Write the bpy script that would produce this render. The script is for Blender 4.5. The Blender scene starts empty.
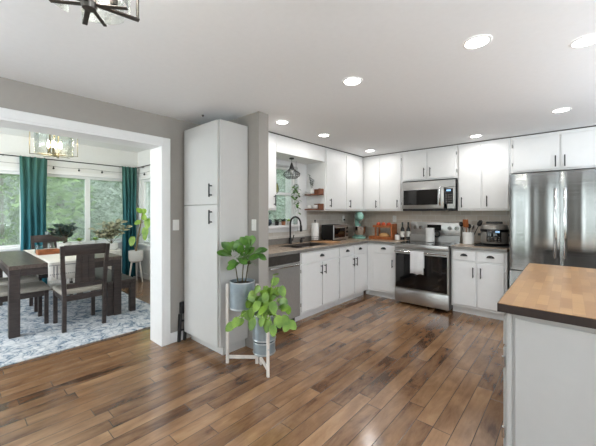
import bpy, bmesh, math, random
from mathutils import Vector, Matrix
PI = math.pi
SC = bpy.context.scene
COL = SC.collection
random.seed(7)
# ------------------------------------------------------------------ camera, world, lights, exposure
cd = bpy.data.cameras.new('camera'); cam = bpy.data.objects.new('camera', cd); COL.objects.link(cam)
cd.sensor_width = 36.0; cd.lens = 307.0 / 596.0 * 36.0
cd.shift_y = -(223.0 - 212.8) / 596.0
cd.clip_start = 0.05; cd.clip_end = 200
cam.location = (0, 0, 1.41); cam.rotation_euler = (PI/2, 0, math.radians(41.45))
SC.camera = cam
W = bpy.data.worlds.new('sky'); SC.world = W; W.use_nodes = True
nt = W.node_tree; nt.nodes.clear()
wo = nt.nodes.new('ShaderNodeOutputWorld'); wb = nt.nodes.new('ShaderNodeBackground')
wb.inputs['Color'].default_value = (0.90, 0.96, 1.0, 1); wb.inputs['Strength'].default_value = 2.6
nt.links.new(wb.outputs[0], wo.inputs[0])
SC.view_settings.view_transform = 'Standard'; SC.view_settings.look = 'None'
SC.view_settings.gamma = 1.0; SC.view_settings.use_curve_mapping = False
SC.view_settings.exposure = 0.2
def area(name, loc, direction, sx, sy, power, color=(1, 1, 1), shape='RECTANGLE'):
    l = bpy.data.lights.new(name, 'AREA'); l.shape = shape; l.size = sx; l.size_y = sy; l.energy = power; l.color = color
    o = bpy.data.objects.new(name, l); COL.objects.link(o); o.location = loc
    o.rotation_euler = Vector(direction).to_track_quat('-Z', 'Y').to_euler(); return o
DAY = (0.90, 0.95, 1.0)
# daylight of the windows and glass doors behind the camera (they stand in the holes of wall_front and wall_right);
# it arrives tilted upwards, bounced off the bright ground outside
for k, x in enumerate((-2.5, -1.5, .42, 1.38)):
    area('daylight_front', (x, -3.24, 1.25), (0, 1, .35), .26, 2.0, 5.5, DAY)
area('daylight_right', (2.64, 0.6, 1.45), (-1, 0, .7), 2.0, 1.5, 22, DAY)
area('dining_fill', (-5.3, -1.84, 1.45), (0, 1, .2), 2.4, 1.5, 95, DAY)  # added fill from an unseen side window, brightens the dining room
# unseen uplights added behind and right of the camera to brighten the ceiling
UP = (.82, .91, 1.0)
UPLIGHTS = [(-1.9, -1.5, 38, 'added fill uplight behind the camera near the dining doorway wall'), (1.9, .2, 100, 'added fill uplight by the living area window'), (1.95, 3.0, 88, 'added fill uplight on the far side of the island')]
CANS = [(-0.416, 2.10), (0.076, 2.52), (-1.27, 2.08), (-0.06, 4.05), (-0.94, 4.66), (-2.44, 3.28), (-2.44, 2.49), (-2.47, 4.60)]
POW_CAN = 2.9

# ------------------------------------------------------------------ materials
def lin(c): return tuple(((v/255.0)/12.92 if v/255.0 <= .04045 else ((v/255.0+.055)/1.055)**2.4) for v in c)
def pm(name, c, var=.06, scale=8, rough=.5, metal=0.0, bump=0.0, bscale=None, stretch=(1, 1, 1), spec=.5, srgb=True, c2=None, aniso=0, sub=0, detail=3, coat=0):
    if srgb: c = lin(c); c2 = lin(c2) if c2 else None
    m = bpy.data.materials.new(name); m.use_nodes = True; t = m.node_tree; N = t.nodes; L = t.links
    b = N['Principled BSDF']
    tc = N.new('ShaderNodeTexCoord'); mp = N.new('ShaderNodeMapping'); mp.inputs['Scale'].default_value = stretch
    L.new(tc.outputs['Object'], mp.inputs['Vector'])
    nz = N.new('ShaderNodeTexNoise'); nz.inputs['Scale'].default_value = scale; nz.inputs['Detail'].default_value = detail
    L.new(mp.outputs[0], nz.inputs['Vector'])
    r = N.new('ShaderNodeValToRGB'); r.color_ramp.elements[0].position = .3; r.color_ramp.elements[1].position = .7
    a = tuple(max(0, v*(1-var)) for v in c); d = tuple(min(1, v*(1+var)) for v in c) if not c2 else c2
    r.color_ramp.elements[0].color = (*a, 1); r.color_ramp.elements[1].color = (*d, 1)
    L.new(nz.outputs['Fac'], r.inputs[0]); L.new(r.outputs[0], b.inputs['Base Color'])
    b.inputs['Roughness'].default_value = rough; b.inputs['Metallic'].default_value = metal
    b.inputs['Specular IOR Level'].default_value = spec
    if aniso: b.inputs['Anisotropic'].default_value = aniso
    if coat: b.inputs['Coat Weight'].default_value = coat; b.inputs['Coat Roughness'].default_value = .08
    if bump:
        n2 = N.new('ShaderNodeTexNoise'); n2.inputs['Scale'].default_value = bscale or scale*3
        L.new(mp.outputs[0], n2.inputs['Vector'])
        bp = N.new('ShaderNodeBump'); bp.inputs['Strength'].default_value = bump; bp.inputs['Distance'].default_value = .01
        L.new(n2.outputs['Fac'], bp.inputs['Height']); L.new(bp.outputs[0], b.inputs['Normal'])
    return m
def emis(name, c, s):
    m = bpy.data.materials.new(name); m.use_nodes = True; t = m.node_tree; b = t.nodes['Principled BSDF']
    b.inputs['Base Color'].default_value = (*c, 1); b.inputs['Emission Color'].default_value = (*c, 1); b.inputs['Emission Strength'].default_value = s
    return m
def glassy(name, tint=(1, 1, 1), gloss=.08, haze=0.0, hazecol=(.8, .85, .83), rough=.02):
    m = bpy.data.materials.new(name); m.use_nodes = True; t = m.node_tree; N = t.nodes; L = t.links; N.clear()
    o = N.new('ShaderNodeOutputMaterial'); tr = N.new('ShaderNodeBsdfTransparent'); tr.inputs[0].default_value = (*tint, 1)
    gl = N.new('ShaderNodeBsdfGlossy'); gl.inputs['Roughness'].default_value = rough
    lw = N.new('ShaderNodeLayerWeight'); lw.inputs['Blend'].default_value = .25
    mm = N.new('ShaderNodeMath'); mm.operation = 'MULTIPLY_ADD'; mm.inputs[1].default_value = .5; mm.inputs[2].default_value = gloss*.4
    L.new(lw.outputs['Fresnel'], mm.inputs[0])
    mx = N.new('ShaderNodeMixShader'); L.new(mm.outputs[0], mx.inputs[0]); L.new(tr.outputs[0], mx.inputs[1]); L.new(gl.outputs[0], mx.inputs[2])
    if haze:
        df = N.new('ShaderNodeBsdfTranslucent'); df.inputs[0].default_value = (*hazecol, 1)
        nz = N.new('ShaderNodeTexNoise'); nz.inputs['Scale'].default_value = 3
        m2 = N.new('ShaderNodeMath'); m2.operation = 'MULTIPLY'; m2.inputs[1].default_value = haze*2; L.new(nz.outputs['Fac'], m2.inputs[0])
        m3 = N.new('ShaderNodeMixShader'); L.new(m2.outputs[0], m3.inputs[0]); L.new(mx.outputs[0], m3.inputs[1]); L.new(df.outputs[0], m3.inputs[2])
        mx = m3
    L.new(mx.outputs[0], o.inputs[0]); return m

def wood_floor():
    m = bpy.data.materials.new('plank_floor'); m.use_nodes = True; t = m.node_tree; N = t.nodes; L = t.links
    b = N['Principled BSDF']; tc = N.new('ShaderNodeTexCoord'); sp = N.new('ShaderNodeSeparateXYZ'); L.new(tc.outputs['Object'], sp.inputs[0])
    def M(op, a, bb=None, c=None):
        n = N.new('ShaderNodeMath'); n.operation = op
        for i, v in enumerate((a, bb, c)):
            if v is None: continue
            if isinstance(v, (int, float)): n.inputs[i].default_value = v
            else: L.new(v, n.inputs[i])
        return n.outputs[0]
    u = M('MULTIPLY', sp.outputs[0], 1/.112); row = M('FLOOR', u); fu = M('FRACT', u)
    wn = N.new('ShaderNodeTexWhiteNoise'); wn.noise_dimensions = '1D'; L.new(row, wn.inputs['W'])
    v = M('MULTIPLY_ADD', sp.outputs[1], 1/.95, M('MULTIPLY', wn.outputs['Value'], 7.31)); cell = M('FLOOR', v); fv = M('FRACT', v)
    cb = N.new('ShaderNodeCombineXYZ'); L.new(row, cb.inputs[0]); L.new(cell, cb.inputs[1])
    w2 = N.new('ShaderNodeTexWhiteNoise'); w2.noise_dimensions = '2D'; L.new(cb.outputs[0], w2.inputs['Vector'])
    # grain : stretched noise offset per board
    off = N.new('ShaderNodeVectorMath'); off.operation = 'MULTIPLY_ADD'; L.new(w2.outputs['Color'], off.inputs[0]); off.inputs[1].default_value = (40, 40, 40); L.new(tc.outputs['Object'], off.inputs[2])
    mp = N.new('ShaderNodeMapping'); mp.inputs['Scale'].default_value = (14, 2.2, 1); L.new(off.outputs[0], mp.inputs['Vector'])
    g = N.new('ShaderNodeTexNoise'); g.inputs['Scale'].default_value = 1.3; g.inputs['Detail'].default_value = 6; g.inputs['Roughness'].default_value = .65; g.inputs['Distortion'].default_value = .5
    L.new(mp.outputs[0], g.inputs['Vector'])
    mp2 = N.new('ShaderNodeMapping'); mp2.inputs['Scale'].default_value = (4.5, 2.2, 1); L.new(off.outputs[0], mp2.inputs['Vector'])
    k = N.new('ShaderNodeTexNoise'); k.inputs['Scale'].default_value = 1.1; k.inputs['Detail'].default_value = 5; k.inputs['Roughness'].default_value = .6; k.inputs['Distortion'].default_value = .6
    L.new(mp2.outputs[0], k.inputs['Vector'])
    f = M('ADD', M('MULTIPLY', w2.outputs['Value'], .24), M('ADD', M('MULTIPLY', g.outputs['Fac'], .46), M('MULTIPLY', k.outputs['Fac'], .52)))
    r = N.new('ShaderNodeValToRGB'); e = r.color_ramp.elements
    e[0].position = .34; e[0].color = (*lin((52, 33, 22)), 1); e[1].position = .95; e[1].color = (*lin((182, 146, 110)), 1)
    for p, c in ((.46, (88, 59, 39)), (.55, (122, 89, 62)), (.72, (150, 115, 84))):
        x = e.new(p); x.color = (*lin(c), 1)
    L.new(f, r.inputs[0])
    eu = M('MINIMUM', fu, M('SUBTRACT', 1.0, fu)); ev = M('MINIMUM', fv, M('SUBTRACT', 1.0, fv))
    gap = M('MINIMUM', M('MULTIPLY', eu, .112), M('MULTIPLY', ev, .95))
    gm = N.new('ShaderNodeMapRange'); gm.inputs['From Min'].default_value = .0008; gm.inputs['From Max'].default_value = .003; L.new(gap, gm.inputs['Value'])
    mx = N.new('ShaderNodeMix'); mx.data_type = 'RGBA'; mx.inputs['A'].default_value = (*lin((48, 33, 24)), 1); L.new(r.outputs[0], mx.inputs['B']); L.new(gm.outputs[0], mx.inputs['Factor'])
    L.new(mx.outputs['Result'], b.inputs['Base Color'])
    b.inputs['Roughness'].default_value = .27
    b.inputs['Specular IOR Level'].default_value = .55
    b.inputs['Coat Weight'].default_value = .35; b.inputs['Coat Roughness'].default_value = .16
    rr = M('MULTIPLY_ADD', g.outputs['Fac'], .14, .11); L.new(rr, b.inputs['Roughness'])
    hh = M('MULTIPLY_ADD', g.outputs['Fac'], .25, gm.outputs[0])
    bp = N.new('ShaderNodeBump'); bp.inputs['Strength'].default_value = .25; bp.inputs['Distance'].default_value = .003; L.new(hh, bp.inputs['Height']); L.new(bp.outputs[0], b.inputs['Normal'])
    return m
def brick(name, c1, c2, mort, bw, rh, ms, axes, rough=.35, offset=.5, var=.35, bump=.3, noise=0.0):
    """axes: which object axes drive the u,v of the brick texture"""
    m = bpy.data.materials.new(name); m.use_nodes = True; t = m.node_tree; N = t.nodes; L = t.links; b = N['Principled BSDF']
    tc = N.new('ShaderNodeTexCoord'); sp = N.new('ShaderNodeSeparateXYZ'); L.new(tc.outputs['Object'], sp.inputs[0])
    cb = N.new('ShaderNodeCombineXYZ'); L.new(sp.outputs[axes[0]], cb.inputs[0]); L.new(sp.outputs[axes[1]], cb.inputs[1])
    br = N.new('ShaderNodeTexBrick'); br.inputs['Scale'].default_value = 1; br.inputs['Brick Width'].default_value = bw; br.inputs['Row Height'].default_value = rh
    br.inputs['Mortar Size'].default_value = ms; br.inputs['Mortar Smooth'].default_value = .2; br.offset = offset
    br.inputs['Color1'].default_value = (*lin(c1), 1); br.inputs['Color2'].default_value = (*lin(c2), 1); br.inputs['Mortar'].default_value = (*lin(mort), 1)
    L.new(cb.outputs[0], br.inputs['Vector'])
    out = br.outputs['Color']
    if noise:
        mp = N.new('ShaderNodeMapping'); mp.inputs['Scale'].default_value = (30, 4, 4) if noise > 0 else (4, 30, 4); L.new(tc.outputs['Object'], mp.inputs[0])
        nz = N.new('ShaderNodeTexNoise'); nz.inputs['Scale'].default_value = 2; nz.inputs['Detail'].default_value = 5; L.new(mp.outputs[0], nz.inputs['Vector'])
        mr = N.new('ShaderNodeMapRange'); mr.inputs['To Min'].default_value = 1-abs(noise); mr.inputs['To Max'].default_value = 1+abs(noise); L.new(nz.outputs['Fac'], mr.inputs['Value'])
        mu = N.new('ShaderNodeVectorMath'); mu.operation = 'SCALE'; L.new(out, mu.inputs[0]); L.new(mr.outputs[0], mu.inputs['Scale']); out = mu.outputs[0]
    L.new(out, b.inputs['Base Color']); b.inputs['Roughness'].default_value = rough
    bp = N.new('ShaderNodeBump'); bp.inputs['Strength'].default_value = bump; bp.inputs['Distance'].default_value = .003; bp.invert = True
    L.new(br.outputs['Fac'], bp.inputs['Height']); L.new(bp.outputs[0], b.inputs['Normal'])
    return m
def rug_mat():
    m = bpy.data.materials.new('rug_pile'); m.use_nodes = True; t = m.node_tree; N = t.nodes; L = t.links; b = N['Principled BSDF']
    tc = N.new('ShaderNodeTexCoord')
    n1 = N.new('ShaderNodeTexNoise'); n1.inputs['Scale'].default_value = 7.5; n1.inputs['Detail'].default_value = 9; n1.inputs['Roughness'].default_value = .82; n1.inputs['Distortion'].default_value = .9
    v1 = N.new('ShaderNodeTexVoronoi'); v1.inputs['Scale'].default_value = 9; v1.feature = 'DISTANCE_TO_EDGE'
    L.new(tc.outputs['Object'], n1.inputs['Vector']); L.new(tc.outputs['Object'], v1.inputs['Vector'])
    r = N.new('ShaderNodeValToRGB'); e = r.color_ramp.elements
    e[0].position = .36; e[0].color = (*lin((60, 76, 94)), 1); e[1].position = .60; e[1].color = (*lin((226, 226, 228)), 1)
    x = e.new(.44); x.color = (*lin((136, 152, 170)), 1); x = e.new(.50); x.color = (*lin((205, 208, 212)), 1); x = e.new(.72); x.color = (*lin((170, 166, 168)), 1)
    L.new(n1.outputs['Fac'], r.inputs[0])
    r2 = N.new('ShaderNodeValToRGB'); r2.color_ramp.elements[0].position = .02; r2.color_ramp.elements[0].color = (.35, .42, .5, 1); r2.color_ramp.elements[1].position = .09; r2.color_ramp.elements[1].color = (1, 1, 1, 1)
    L.new(v1.outputs['Distance'], r2.inputs[0])
    mx = N.new('ShaderNodeMix'); mx.data_type = 'RGBA'; mx.blend_type = 'MULTIPLY'; mx.inputs['Factor'].default_value = .45
    L.new(r.outputs[0], mx.inputs['A']); L.new(r2.outputs[0], mx.inputs['B']); L.new(mx.outputs['Result'], b.inputs['Base Color'])
    b.inputs['Roughness'].default_value = .95; b.inputs['Specular IOR Level'].default_value = .1
    n2 = N.new('ShaderNodeTexNoise'); n2.inputs['Scale'].default_value = 220; L.new(tc.outputs['Object'], n2.inputs['Vector'])
    bp = N.new('ShaderNodeBump'); bp.inputs['Strength'].default_value = .5; bp.inputs['Distance'].default_value = .004; L.new(n2.outputs['Fac'], bp.inputs['Height']); L.new(bp.outputs[0], b.inputs['Normal'])
    return m
def curtain_mat():
    m = pm('teal_fabric', (28, 98, 104), rough=.85, spec=.15); t = m.node_tree; N = t.nodes; L = t.links; b = N['Principled BSDF']
    tc = N.new('ShaderNodeTexCoord'); sp = N.new('ShaderNodeSeparateXYZ'); L.new(tc.outputs['Object'], sp.inputs[0])
    mr = N.new('ShaderNodeMapRange'); mr.inputs['From Min'].default_value = .6; mr.inputs['From Max'].default_value = 2.3; L.new(sp.outputs[2], mr.inputs['Value'])
    r = N.new('ShaderNodeValToRGB'); r.color_ramp.elements[0].color = (*lin((46, 106, 122)), 1); r.color_ramp.elements[1].color = (*lin((70, 108, 100)), 1)
    L.new(mr.outputs[0], r.inputs[0]); L.new(r.outputs[0], b.inputs['Base Color']); return m

MAT = dict(
 floor=wood_floor(), rug=rug_mat(), curtain=curtain_mat(),
 ceil=pm('ceiling_paint', (240, 241, 242), .01, 30, .9, bump=.05, bscale=120),
 greige=pm('greige_wall_paint', (164, 159, 153), .015, 20, .85, bump=.05, bscale=150),
 whitewall=pm('white_wall_paint', (232, 232, 230), .01, 20, .85),
 trim=pm('white_trim_paint', (236, 236, 236), .01, 20, .45),
 cab=pm('white_cabinet_paint', (238, 238, 237), .01, 15, .38),
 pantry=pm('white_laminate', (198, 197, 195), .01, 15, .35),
 islgrey=pm('pale_grey_paint', (180, 179, 177), .012, 15, .45),
 black=pm('matte_black_metal', (30, 30, 32), .1, 20, .5, .0),
 blackpl=pm('black_plastic', (20, 20, 22), .1, 20, .35),
 blackgl=pm('black_glass', (10, 10, 12), .05, 10, .04, spec=.6),
 steel=pm('brushed_steel', (188, 187, 185), .04, 40, .27, 1.0, bump=.10, bscale=6, stretch=(6, 6, .35), aniso=.5),
 steelh=pm('brushed_steel_level', (190, 189, 187), .05, 40, .3, 1.0, bump=.06, bscale=30, stretch=(.3, 6, 6)),
 fridge=pm('wavy_brushed_steel', (150, 150, 149), .03, 30, .10, 1.0, bump=.75, bscale=2.0, stretch=(3.6, 1, .05)),
 steeld=pm('grey_steel', (166, 164, 161), .04, 40, .36, .5),
 steelm=pm('satin_steel', (158, 154, 148), .04, 40, .38, .55),
 chrome=pm('polished_steel', (205, 205, 205), .03, 20, .12, 1.0),
 galv=pm('galvanized_metal', (150, 164, 172), .2, 9, .34, .55, bump=.08, bscale=40),
 galvrim=pm('galvanized_rim', (190, 194, 196), .1, 20, .35, .8),
 counter=pm('taupe_stone_laminate', (160, 140, 120), .12, 26, .24, c2=(190, 170, 148), detail=6),
 counteredge=pm('grey_stone_laminate', (126, 122, 117), .1, 30, .3, detail=6),
 sink=pm('dark_composite', (74, 68, 64), .1, 60, .4),
 tilex=brick('subway_tile_back', (204, 191, 176), (216, 204, 190), (222, 215, 208), .152, .076, .004, (0, 2)),
 tiley=brick('subway_tile_side', (200, 192, 182), (210, 203, 194), (216, 212, 207), .152, .076, .004, (1, 2)),
 butcher=brick('butcher_block', (174, 135, 90), (146, 107, 67), (140, 102, 64), .24, .047, .0006, (1, 0), .3, .37, bump=.05, noise=-.14),
 walnutedge=pm('dark_walnut_edge', (40, 26, 21), .2, 12, .6, stretch=(4, 1, 1)),
 darkwood=pm('dark_espresso_wood', (46, 37, 36), .22, 10, .42, stretch=(1, 1, 6), c2=(66, 55, 52), bump=.04),
 tablewood=pm('dark_table_wood', (80, 68, 62), .2, 8, .3, stretch=(1, 8, 8), c2=(108, 94, 86), bump=.04),
 seat=pm('grey_beige_upholstery', (176, 170, 160), .06, 60, .9, bump=.15, bscale=200),
 runner=pm('white_linen', (228, 224, 218), .04, 60, .95, bump=.2, bscale=250),
 runnerdark=pm('charcoal_linen', (120, 118, 120), .1, 60, .95),
 warmwood=pm('warm_orange_wood', (150, 84, 44), .2, 14, .4, stretch=(6, 1, 1), c2=(184, 108, 58)),
 paleewood=pm('whitewashed_wood', (222, 214, 206), .1, 14, .6, stretch=(1, 1, .3)),
 boardwood=pm('light_board_wood', (186, 140, 98), .1, 14, .5),
 shelfwood=pm('walnut_shelf_wood', (112, 66, 44), .2, 14, .45, c2=(136, 84, 58)),
 soil=pm('soil', (44, 34, 28), .3, 60, .95, bump=.5),
 mint=pm('mint_enamel', (148, 200, 186), .02, 10, .22, coat=.5),
 whiteglaze=pm('white_glaze', (234, 232, 228), .02, 10, .22),
 paper=pm('paper_towel', (240, 239, 236), .02, 60, .95, bump=.2, bscale=120),
 cloth=pm('white_tea_towel', (226, 226, 226), .03, 80, .95, bump=.2, bscale=200),
 clothgrey=pm('grey_stripe', (168, 170, 174), .05, 80, .95),
 bread=pm('bread_crust', (206, 160, 104), .15, 20, .7, bump=.2),
 fruit=pm('red_orange_skin', (190, 74, 36), .2, 10, .35),
 label=pm('paper_label', (222, 218, 210), .05, 20, .8),
 bottle=pm('dark_bottle_glass', (22, 18, 16), .1, 10, .08),
 leafA=pm('deep_green_leaf', (52, 96, 36), .2, 9, .28, c2=(104, 150, 62)),
 leafB=pm('bright_pothos_leaf', (70, 112, 32), .2, 9, .3, c2=(132, 164, 62)),
 leafD=pm('dark_blue_green_leaf', (34, 52, 48), .2, 14, .4, c2=(58, 80, 70)),
 leafV=pm('variegated_leaf', (74, 88, 72), .2, 22, .45, c2=(196, 190, 156)),
 leafL=pm('lime_leaf', (128, 178, 60), .2, 12, .45, c2=(176, 206, 98)),
 leafG=pm('dusty_grey_leaf', (70, 84, 72), .2, 16, .55, c2=(104, 118, 102)),
 stem=pm('plant_stem', (84, 76, 50), .2, 20, .7),
 brownstem=pm('brown_stem', (132, 112, 84), .2, 20, .8),
 tree1=pm('spruce_foliage', (120, 142, 122), .3, 2, .8, c2=(176, 194, 172)),
 tree2=pm('pale_foliage', (140, 156, 144), .3, 2, .8, c2=(190, 202, 188)),
 tree3=pm('fresh_foliage', (120, 160, 92), .3, 2, .8, c2=(176, 206, 138)),
 bark=pm('bark', (112, 104, 96), .25, 8, .9, bump=.4),
 grass=pm('lawn', (96, 122, 70), .3, 3, .95, bump=.3),
 clear=glassy('clear_glass', (.93, .96, .95), .12),
 tealglass=glassy('teal_tinted_glass', (.62, .82, .84), .15),
 pane=glassy('window_glass', (.97, .99, .98), .04, haze=.20),
 panek=glassy('kitchen_window_glass', (.97, .99, .98), .04, haze=.15),
 lens=emis('lamp_lens', (1, .98, .94), 14.0),
 bulb=emis('warm_bulb', (1, .80, .50), 16.0),
 bulbw=emis('white_bulb', (1, .95, .86), 6.0),
 screen=emis('display', (.35, .6, .9), .6),
 rodm=pm('dark_bronze', (54, 50, 50), .1, 20, .4, .7),
 gunmetal=pm('gunmetal', (92, 88, 84), .1, 20, .35, .8),
 brass=pm('aged_brass', (104, 100, 78), .1, 20, .4, .7),
 plastwhite=pm('white_plastic', (236, 235, 232), .02, 20, .4),
 basket=pm('white_woven_fibre', (222, 218, 212), .1, 60, .9, bump=.8, bscale=90),
 bluebowl=pm('dark_blue_glass', (44, 58, 70), .1, 10, .12),
 olive=pm('olive_stained_glass', (118, 122, 66), .2, 20, .25),
 terra=pm('terracotta', (150, 98, 70), .1, 20, .8),
)

def level_grain(m, strength):
    t = m.node_tree; N = t.nodes; L = t.links; b = N['Principled BSDF']
    tc = N.new('ShaderNodeTexCoord'); mp = N.new('ShaderNodeMapping'); mp.inputs['Scale'].default_value = (.6, .6, 500); L.new(tc.outputs['Object'], mp.inputs['Vector'])
    n = N.new('ShaderNodeTexNoise'); n.inputs['Scale'].default_value = 1; n.inputs['Detail'].default_value = 1; L.new(mp.outputs[0], n.inputs['Vector'])
    bp = N.new('ShaderNodeBump'); bp.inputs['Strength'].default_value = strength; bp.inputs['Distance'].default_value = .001; L.new(n.outputs['Fac'], bp.inputs['Height'])
    old = b.inputs['Normal'].links[0].from_socket if b.inputs['Normal'].links else None
    if old: L.new(old, bp.inputs['Normal'])
    L.new(bp.outputs[0], b.inputs['Normal'])
level_grain(MAT['fridge'], .12)
for n_ in MAT['fridge'].node_tree.nodes:
    if n_.type == 'TEX_NOISE': n_.inputs['Detail'].default_value = 0
# ------------------------------------------------------------------ mesh builder
LOC = {}
class MB:
    def __init__(s): s.bm = bmesh.new(); s.bm.verts.layers.float
    def box(s, x0, x1, y0, y1, z0, z1, bev=0.0, seg=1, M=None):
        x0, x1 = min(x0, x1), max(x0, x1); y0, y1 = min(y0, y1), max(y0, y1); z0, z1 = min(z0, z1), max(z0, z1)
        r = bmesh.ops.create_cube(s.bm, size=1.0); vs = r['verts']
        for v in vs:
            v.co = Vector(((x0+x1)/2 + v.co.x*(x1-x0), (y0+y1)/2 + v.co.y*(y1-y0), (z0+z1)/2 + v.co.z*(z1-z0)))
        allv = vs
        if bev > 0:
            es = list({e for v in vs for e in v.link_edges})
            rr = bmesh.ops.bevel(s.bm, geom=es, offset=min(bev, .45*min(x1-x0, y1-y0, z1-z0)), segments=seg, profile=.5, affect='EDGES')
            allv = list({v for f in rr['faces'] for v in f.verts} | {v for v in vs if v.is_valid})
        if M is not None:
            for v in allv: v.co = M @ v.co
        return s
    def bar(s, p, q, w, d=None, bev=0.0, up=(0, 0, 1)):
        """square bar from p to q, w across 'side', d along 'up-ish'"""
        p = Vector(p); q = Vector(q); d = d or w; z = (q-p); L = z.length; z.normalize()
        u = Vector(up)
        if abs(z.dot(u)) > .98: u = Vector((0, 1, 0))
        x = u.cross(z).normalized(); y = z.cross(x)
        M = Matrix((x, y, z)).transposed().to_4x4(); M.translation = p
        return s.box(-w/2, w/2, -d/2, d/2, 0, L, bev, 1, M)
    def ring(s, c, x, y, rx, ry, n):
        return [s.bm.verts.new(c + x*(rx*math.cos(2*PI*i/n)) + y*(ry*math.sin(2*PI*i/n))) for i in range(n)]
    def skin(s, a, b):
        n = len(a)
        for i in range(n): s.bm.faces.new((a[i], a[(i+1) % n], b[(i+1) % n], b[i]))
    def cyl(s, p, q, r0, r1=None, n=16, cap=True):
        p = Vector(p); q = Vector(q); r1 = r0 if r1 is None else r1; z = (q-p).normalized()
        u = Vector((0, 0, 1)) if abs(z.z) < .95 else Vector((1, 0, 0)); x = u.cross(z).normalized(); y = z.cross(x)
        a = s.ring(p, x, y, r0, r0, n); b = s.ring(q, x, y, r1, r1, n); s.skin(a, b)
        if cap: s.bm.faces.new(a[::-1]); s.bm.faces.new(b)
        return s
    def tube(s, pts, r, n=8, r1=None, cap=True):
        pts = [Vector(p) for p in pts]; prev = None; first = None; x = None
        for i, p in enumerate(pts):
            t = (pts[min(i+1, len(pts)-1)] - pts[max(i-1, 0)]).normalized()
            if x is None:
                u = Vector((0, 0, 1)) if abs(t.z) < .9 else Vector((1, 0, 0)); x = u.cross(t).normalized()
            else: x = (x - t*x.dot(t)).normalized()
            y = t.cross(x); rr = r if r1 is None else r + (r1-r)*i/(len(pts)-1)
            a = s.ring(p, x, y, rr, rr, n)
            if prev: s.skin(prev, a)
            else: first = a
            prev = a
        if cap: s.bm.faces.new(first[::-1]); s.bm.faces.new(prev)
        return s
    def lathe(s, c, prof, n=24, sx=1, sy=1, cap=True, M=None):
        c = Vector(c); prev = None; first = None; X = Vector((1, 0, 0)); Y = Vector((0, 1, 0)); made = []
        for r, z in prof:
            a = s.ring(c + Vector((0, 0, z)), X, Y, max(r, .0004)*sx, max(r, .0004)*sy, n); made += a
            if prev: s.skin(prev, a)
            else: first = a
            prev = a
        if cap: s.bm.faces.new(first[::-1]); s.bm.faces.new(prev)
        if M is not None:
            for v in made: v.co = M @ v.co
        return s
    def ball(s, c, r, n=14, sx=1, sy=1, sz=1):
        prof = [(r*math.sin(PI*i/8), -r*sz*math.cos(PI*i/8)) for i in range(9)]
        return s.lathe(c, prof, n, sx, sy)
    def torus(s, c, R, r, axis='z', n=28, k=8, a0=0, a1=2*PI):
        c = Vector(c); pts = []
        for i in range(n+1):
            a = a0 + (a1-a0)*i/n; u, v = R*math.cos(a), R*math.sin(a)
            pts.append(c + (Vector((u, v, 0)) if axis == 'z' else Vector((u, 0, v)) if axis == 'y' else Vector((0, u, v))))
        return s.tube(pts, r, k)
    def quad(s, *p): s.bm.faces.new([s.bm.verts.new(Vector(q)) for q in p]); return s
    def leaf(s, base, d, up, L, Wd, shape='ovate', droop=.25, fold=.15, n=6):
        base = Vector(base); d = Vector(d).normalized(); up = Vector(up); sd = d.cross(up)
        if sd.length < .05: sd = d.cross(Vector((1, .3, 0)))
        sd.normalize(); nn = sd.cross(d).normalized(); rows = []
        for i in range(n+1):
            t = i/n
            if shape == 'heart': w = .5*math.sin(PI*min(1, t*.80+.16))**.8 * (1 if t < .97 else .05)
            elif shape == 'ob': w = .5*(math.sin(PI*t**1.7)**.75 if 0 < t < 1 else .03)
            elif shape == 'lance': w = .5*math.sin(PI*t**.85) if 0 < t < 1 else .02
            else: w = .5*math.sin(PI*t**.8)**.8 if 0 < t < 1 else .02
            if shape == 'heart' and i == 0: w = .28
            w = max(w, .015)*Wd
            c = base + d*(L*t) - Vector((0, 0, 1))*(droop*L*t*t)
            rows.append((s.bm.verts.new(c + sd*w + nn*(fold*w)), s.bm.verts.new(c), s.bm.verts.new(c - sd*w + nn*(fold*w))))
        for a, b in zip(rows, rows[1:]):
            s.bm.faces.new((a[0], a[1], b[1], b[0])); s.bm.faces.new((a[1], a[2], b[2], b[1]))
        return s
    def build(s, name, mat, parent=None, world=True, smooth=True, angle=35, mod=None):
        me = bpy.data.meshes.new(name)
        if parent is not None and world:
            o = LOC.get(parent.name, Vector())
            for v in s.bm.verts: v.co -= o
        bmesh.ops.recalc_face_normals(s.bm, faces=s.bm.faces[:])
        s.bm.to_mesh(me); s.bm.free()
        ms = mat if isinstance(mat, (list, tuple)) else [mat]
        for m in ms: me.materials.append(MAT[m] if isinstance(m, str) else m)
        if smooth:
            for p in me.polygons: p.use_smooth = True
            me.set_sharp_from_angle(angle=math.radians(angle))
        ob = bpy.data.objects.new(name, me); COL.objects.link(ob)
        if parent is not None: ob.parent = parent; LOC[ob.name] = LOC.get(parent.name, Vector())
        return ob
def tag(o, label=None, cat=None, group=None, kind=None):
    if label: o['label'] = label
    if cat: o['category'] = cat
    if group: o['group'] = group
    if kind: o['kind'] = kind
    return o
def thing(name, label, cat, loc=(0, 0, 0), rotz=0, group=None):
    o = bpy.data.objects.new(name, None); COL.objects.link(o); o.empty_display_size = .05
    o.location = loc; o.rotation_euler = (0, 0, rotz); LOC[o.name] = Vector(loc)
    return tag(o, label, cat, group)
def copy_tree(o, parent=None):
    c = o.copy(); COL.objects.link(c)
    if parent is not None: c.parent = parent
    for ch in list(o.children): copy_tree(ch, c)
    return c
def struct(name, mb, mat, parent=None, **k):
    o = mb.build(name, mat, parent, **k)
    if parent is None: o['kind'] = 'structure'
    return o
def setroot(name):
    o = bpy.data.objects.new(name, None); COL.objects.link(o); o['kind'] = 'structure'; LOC[o.name] = Vector(); return o

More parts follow.
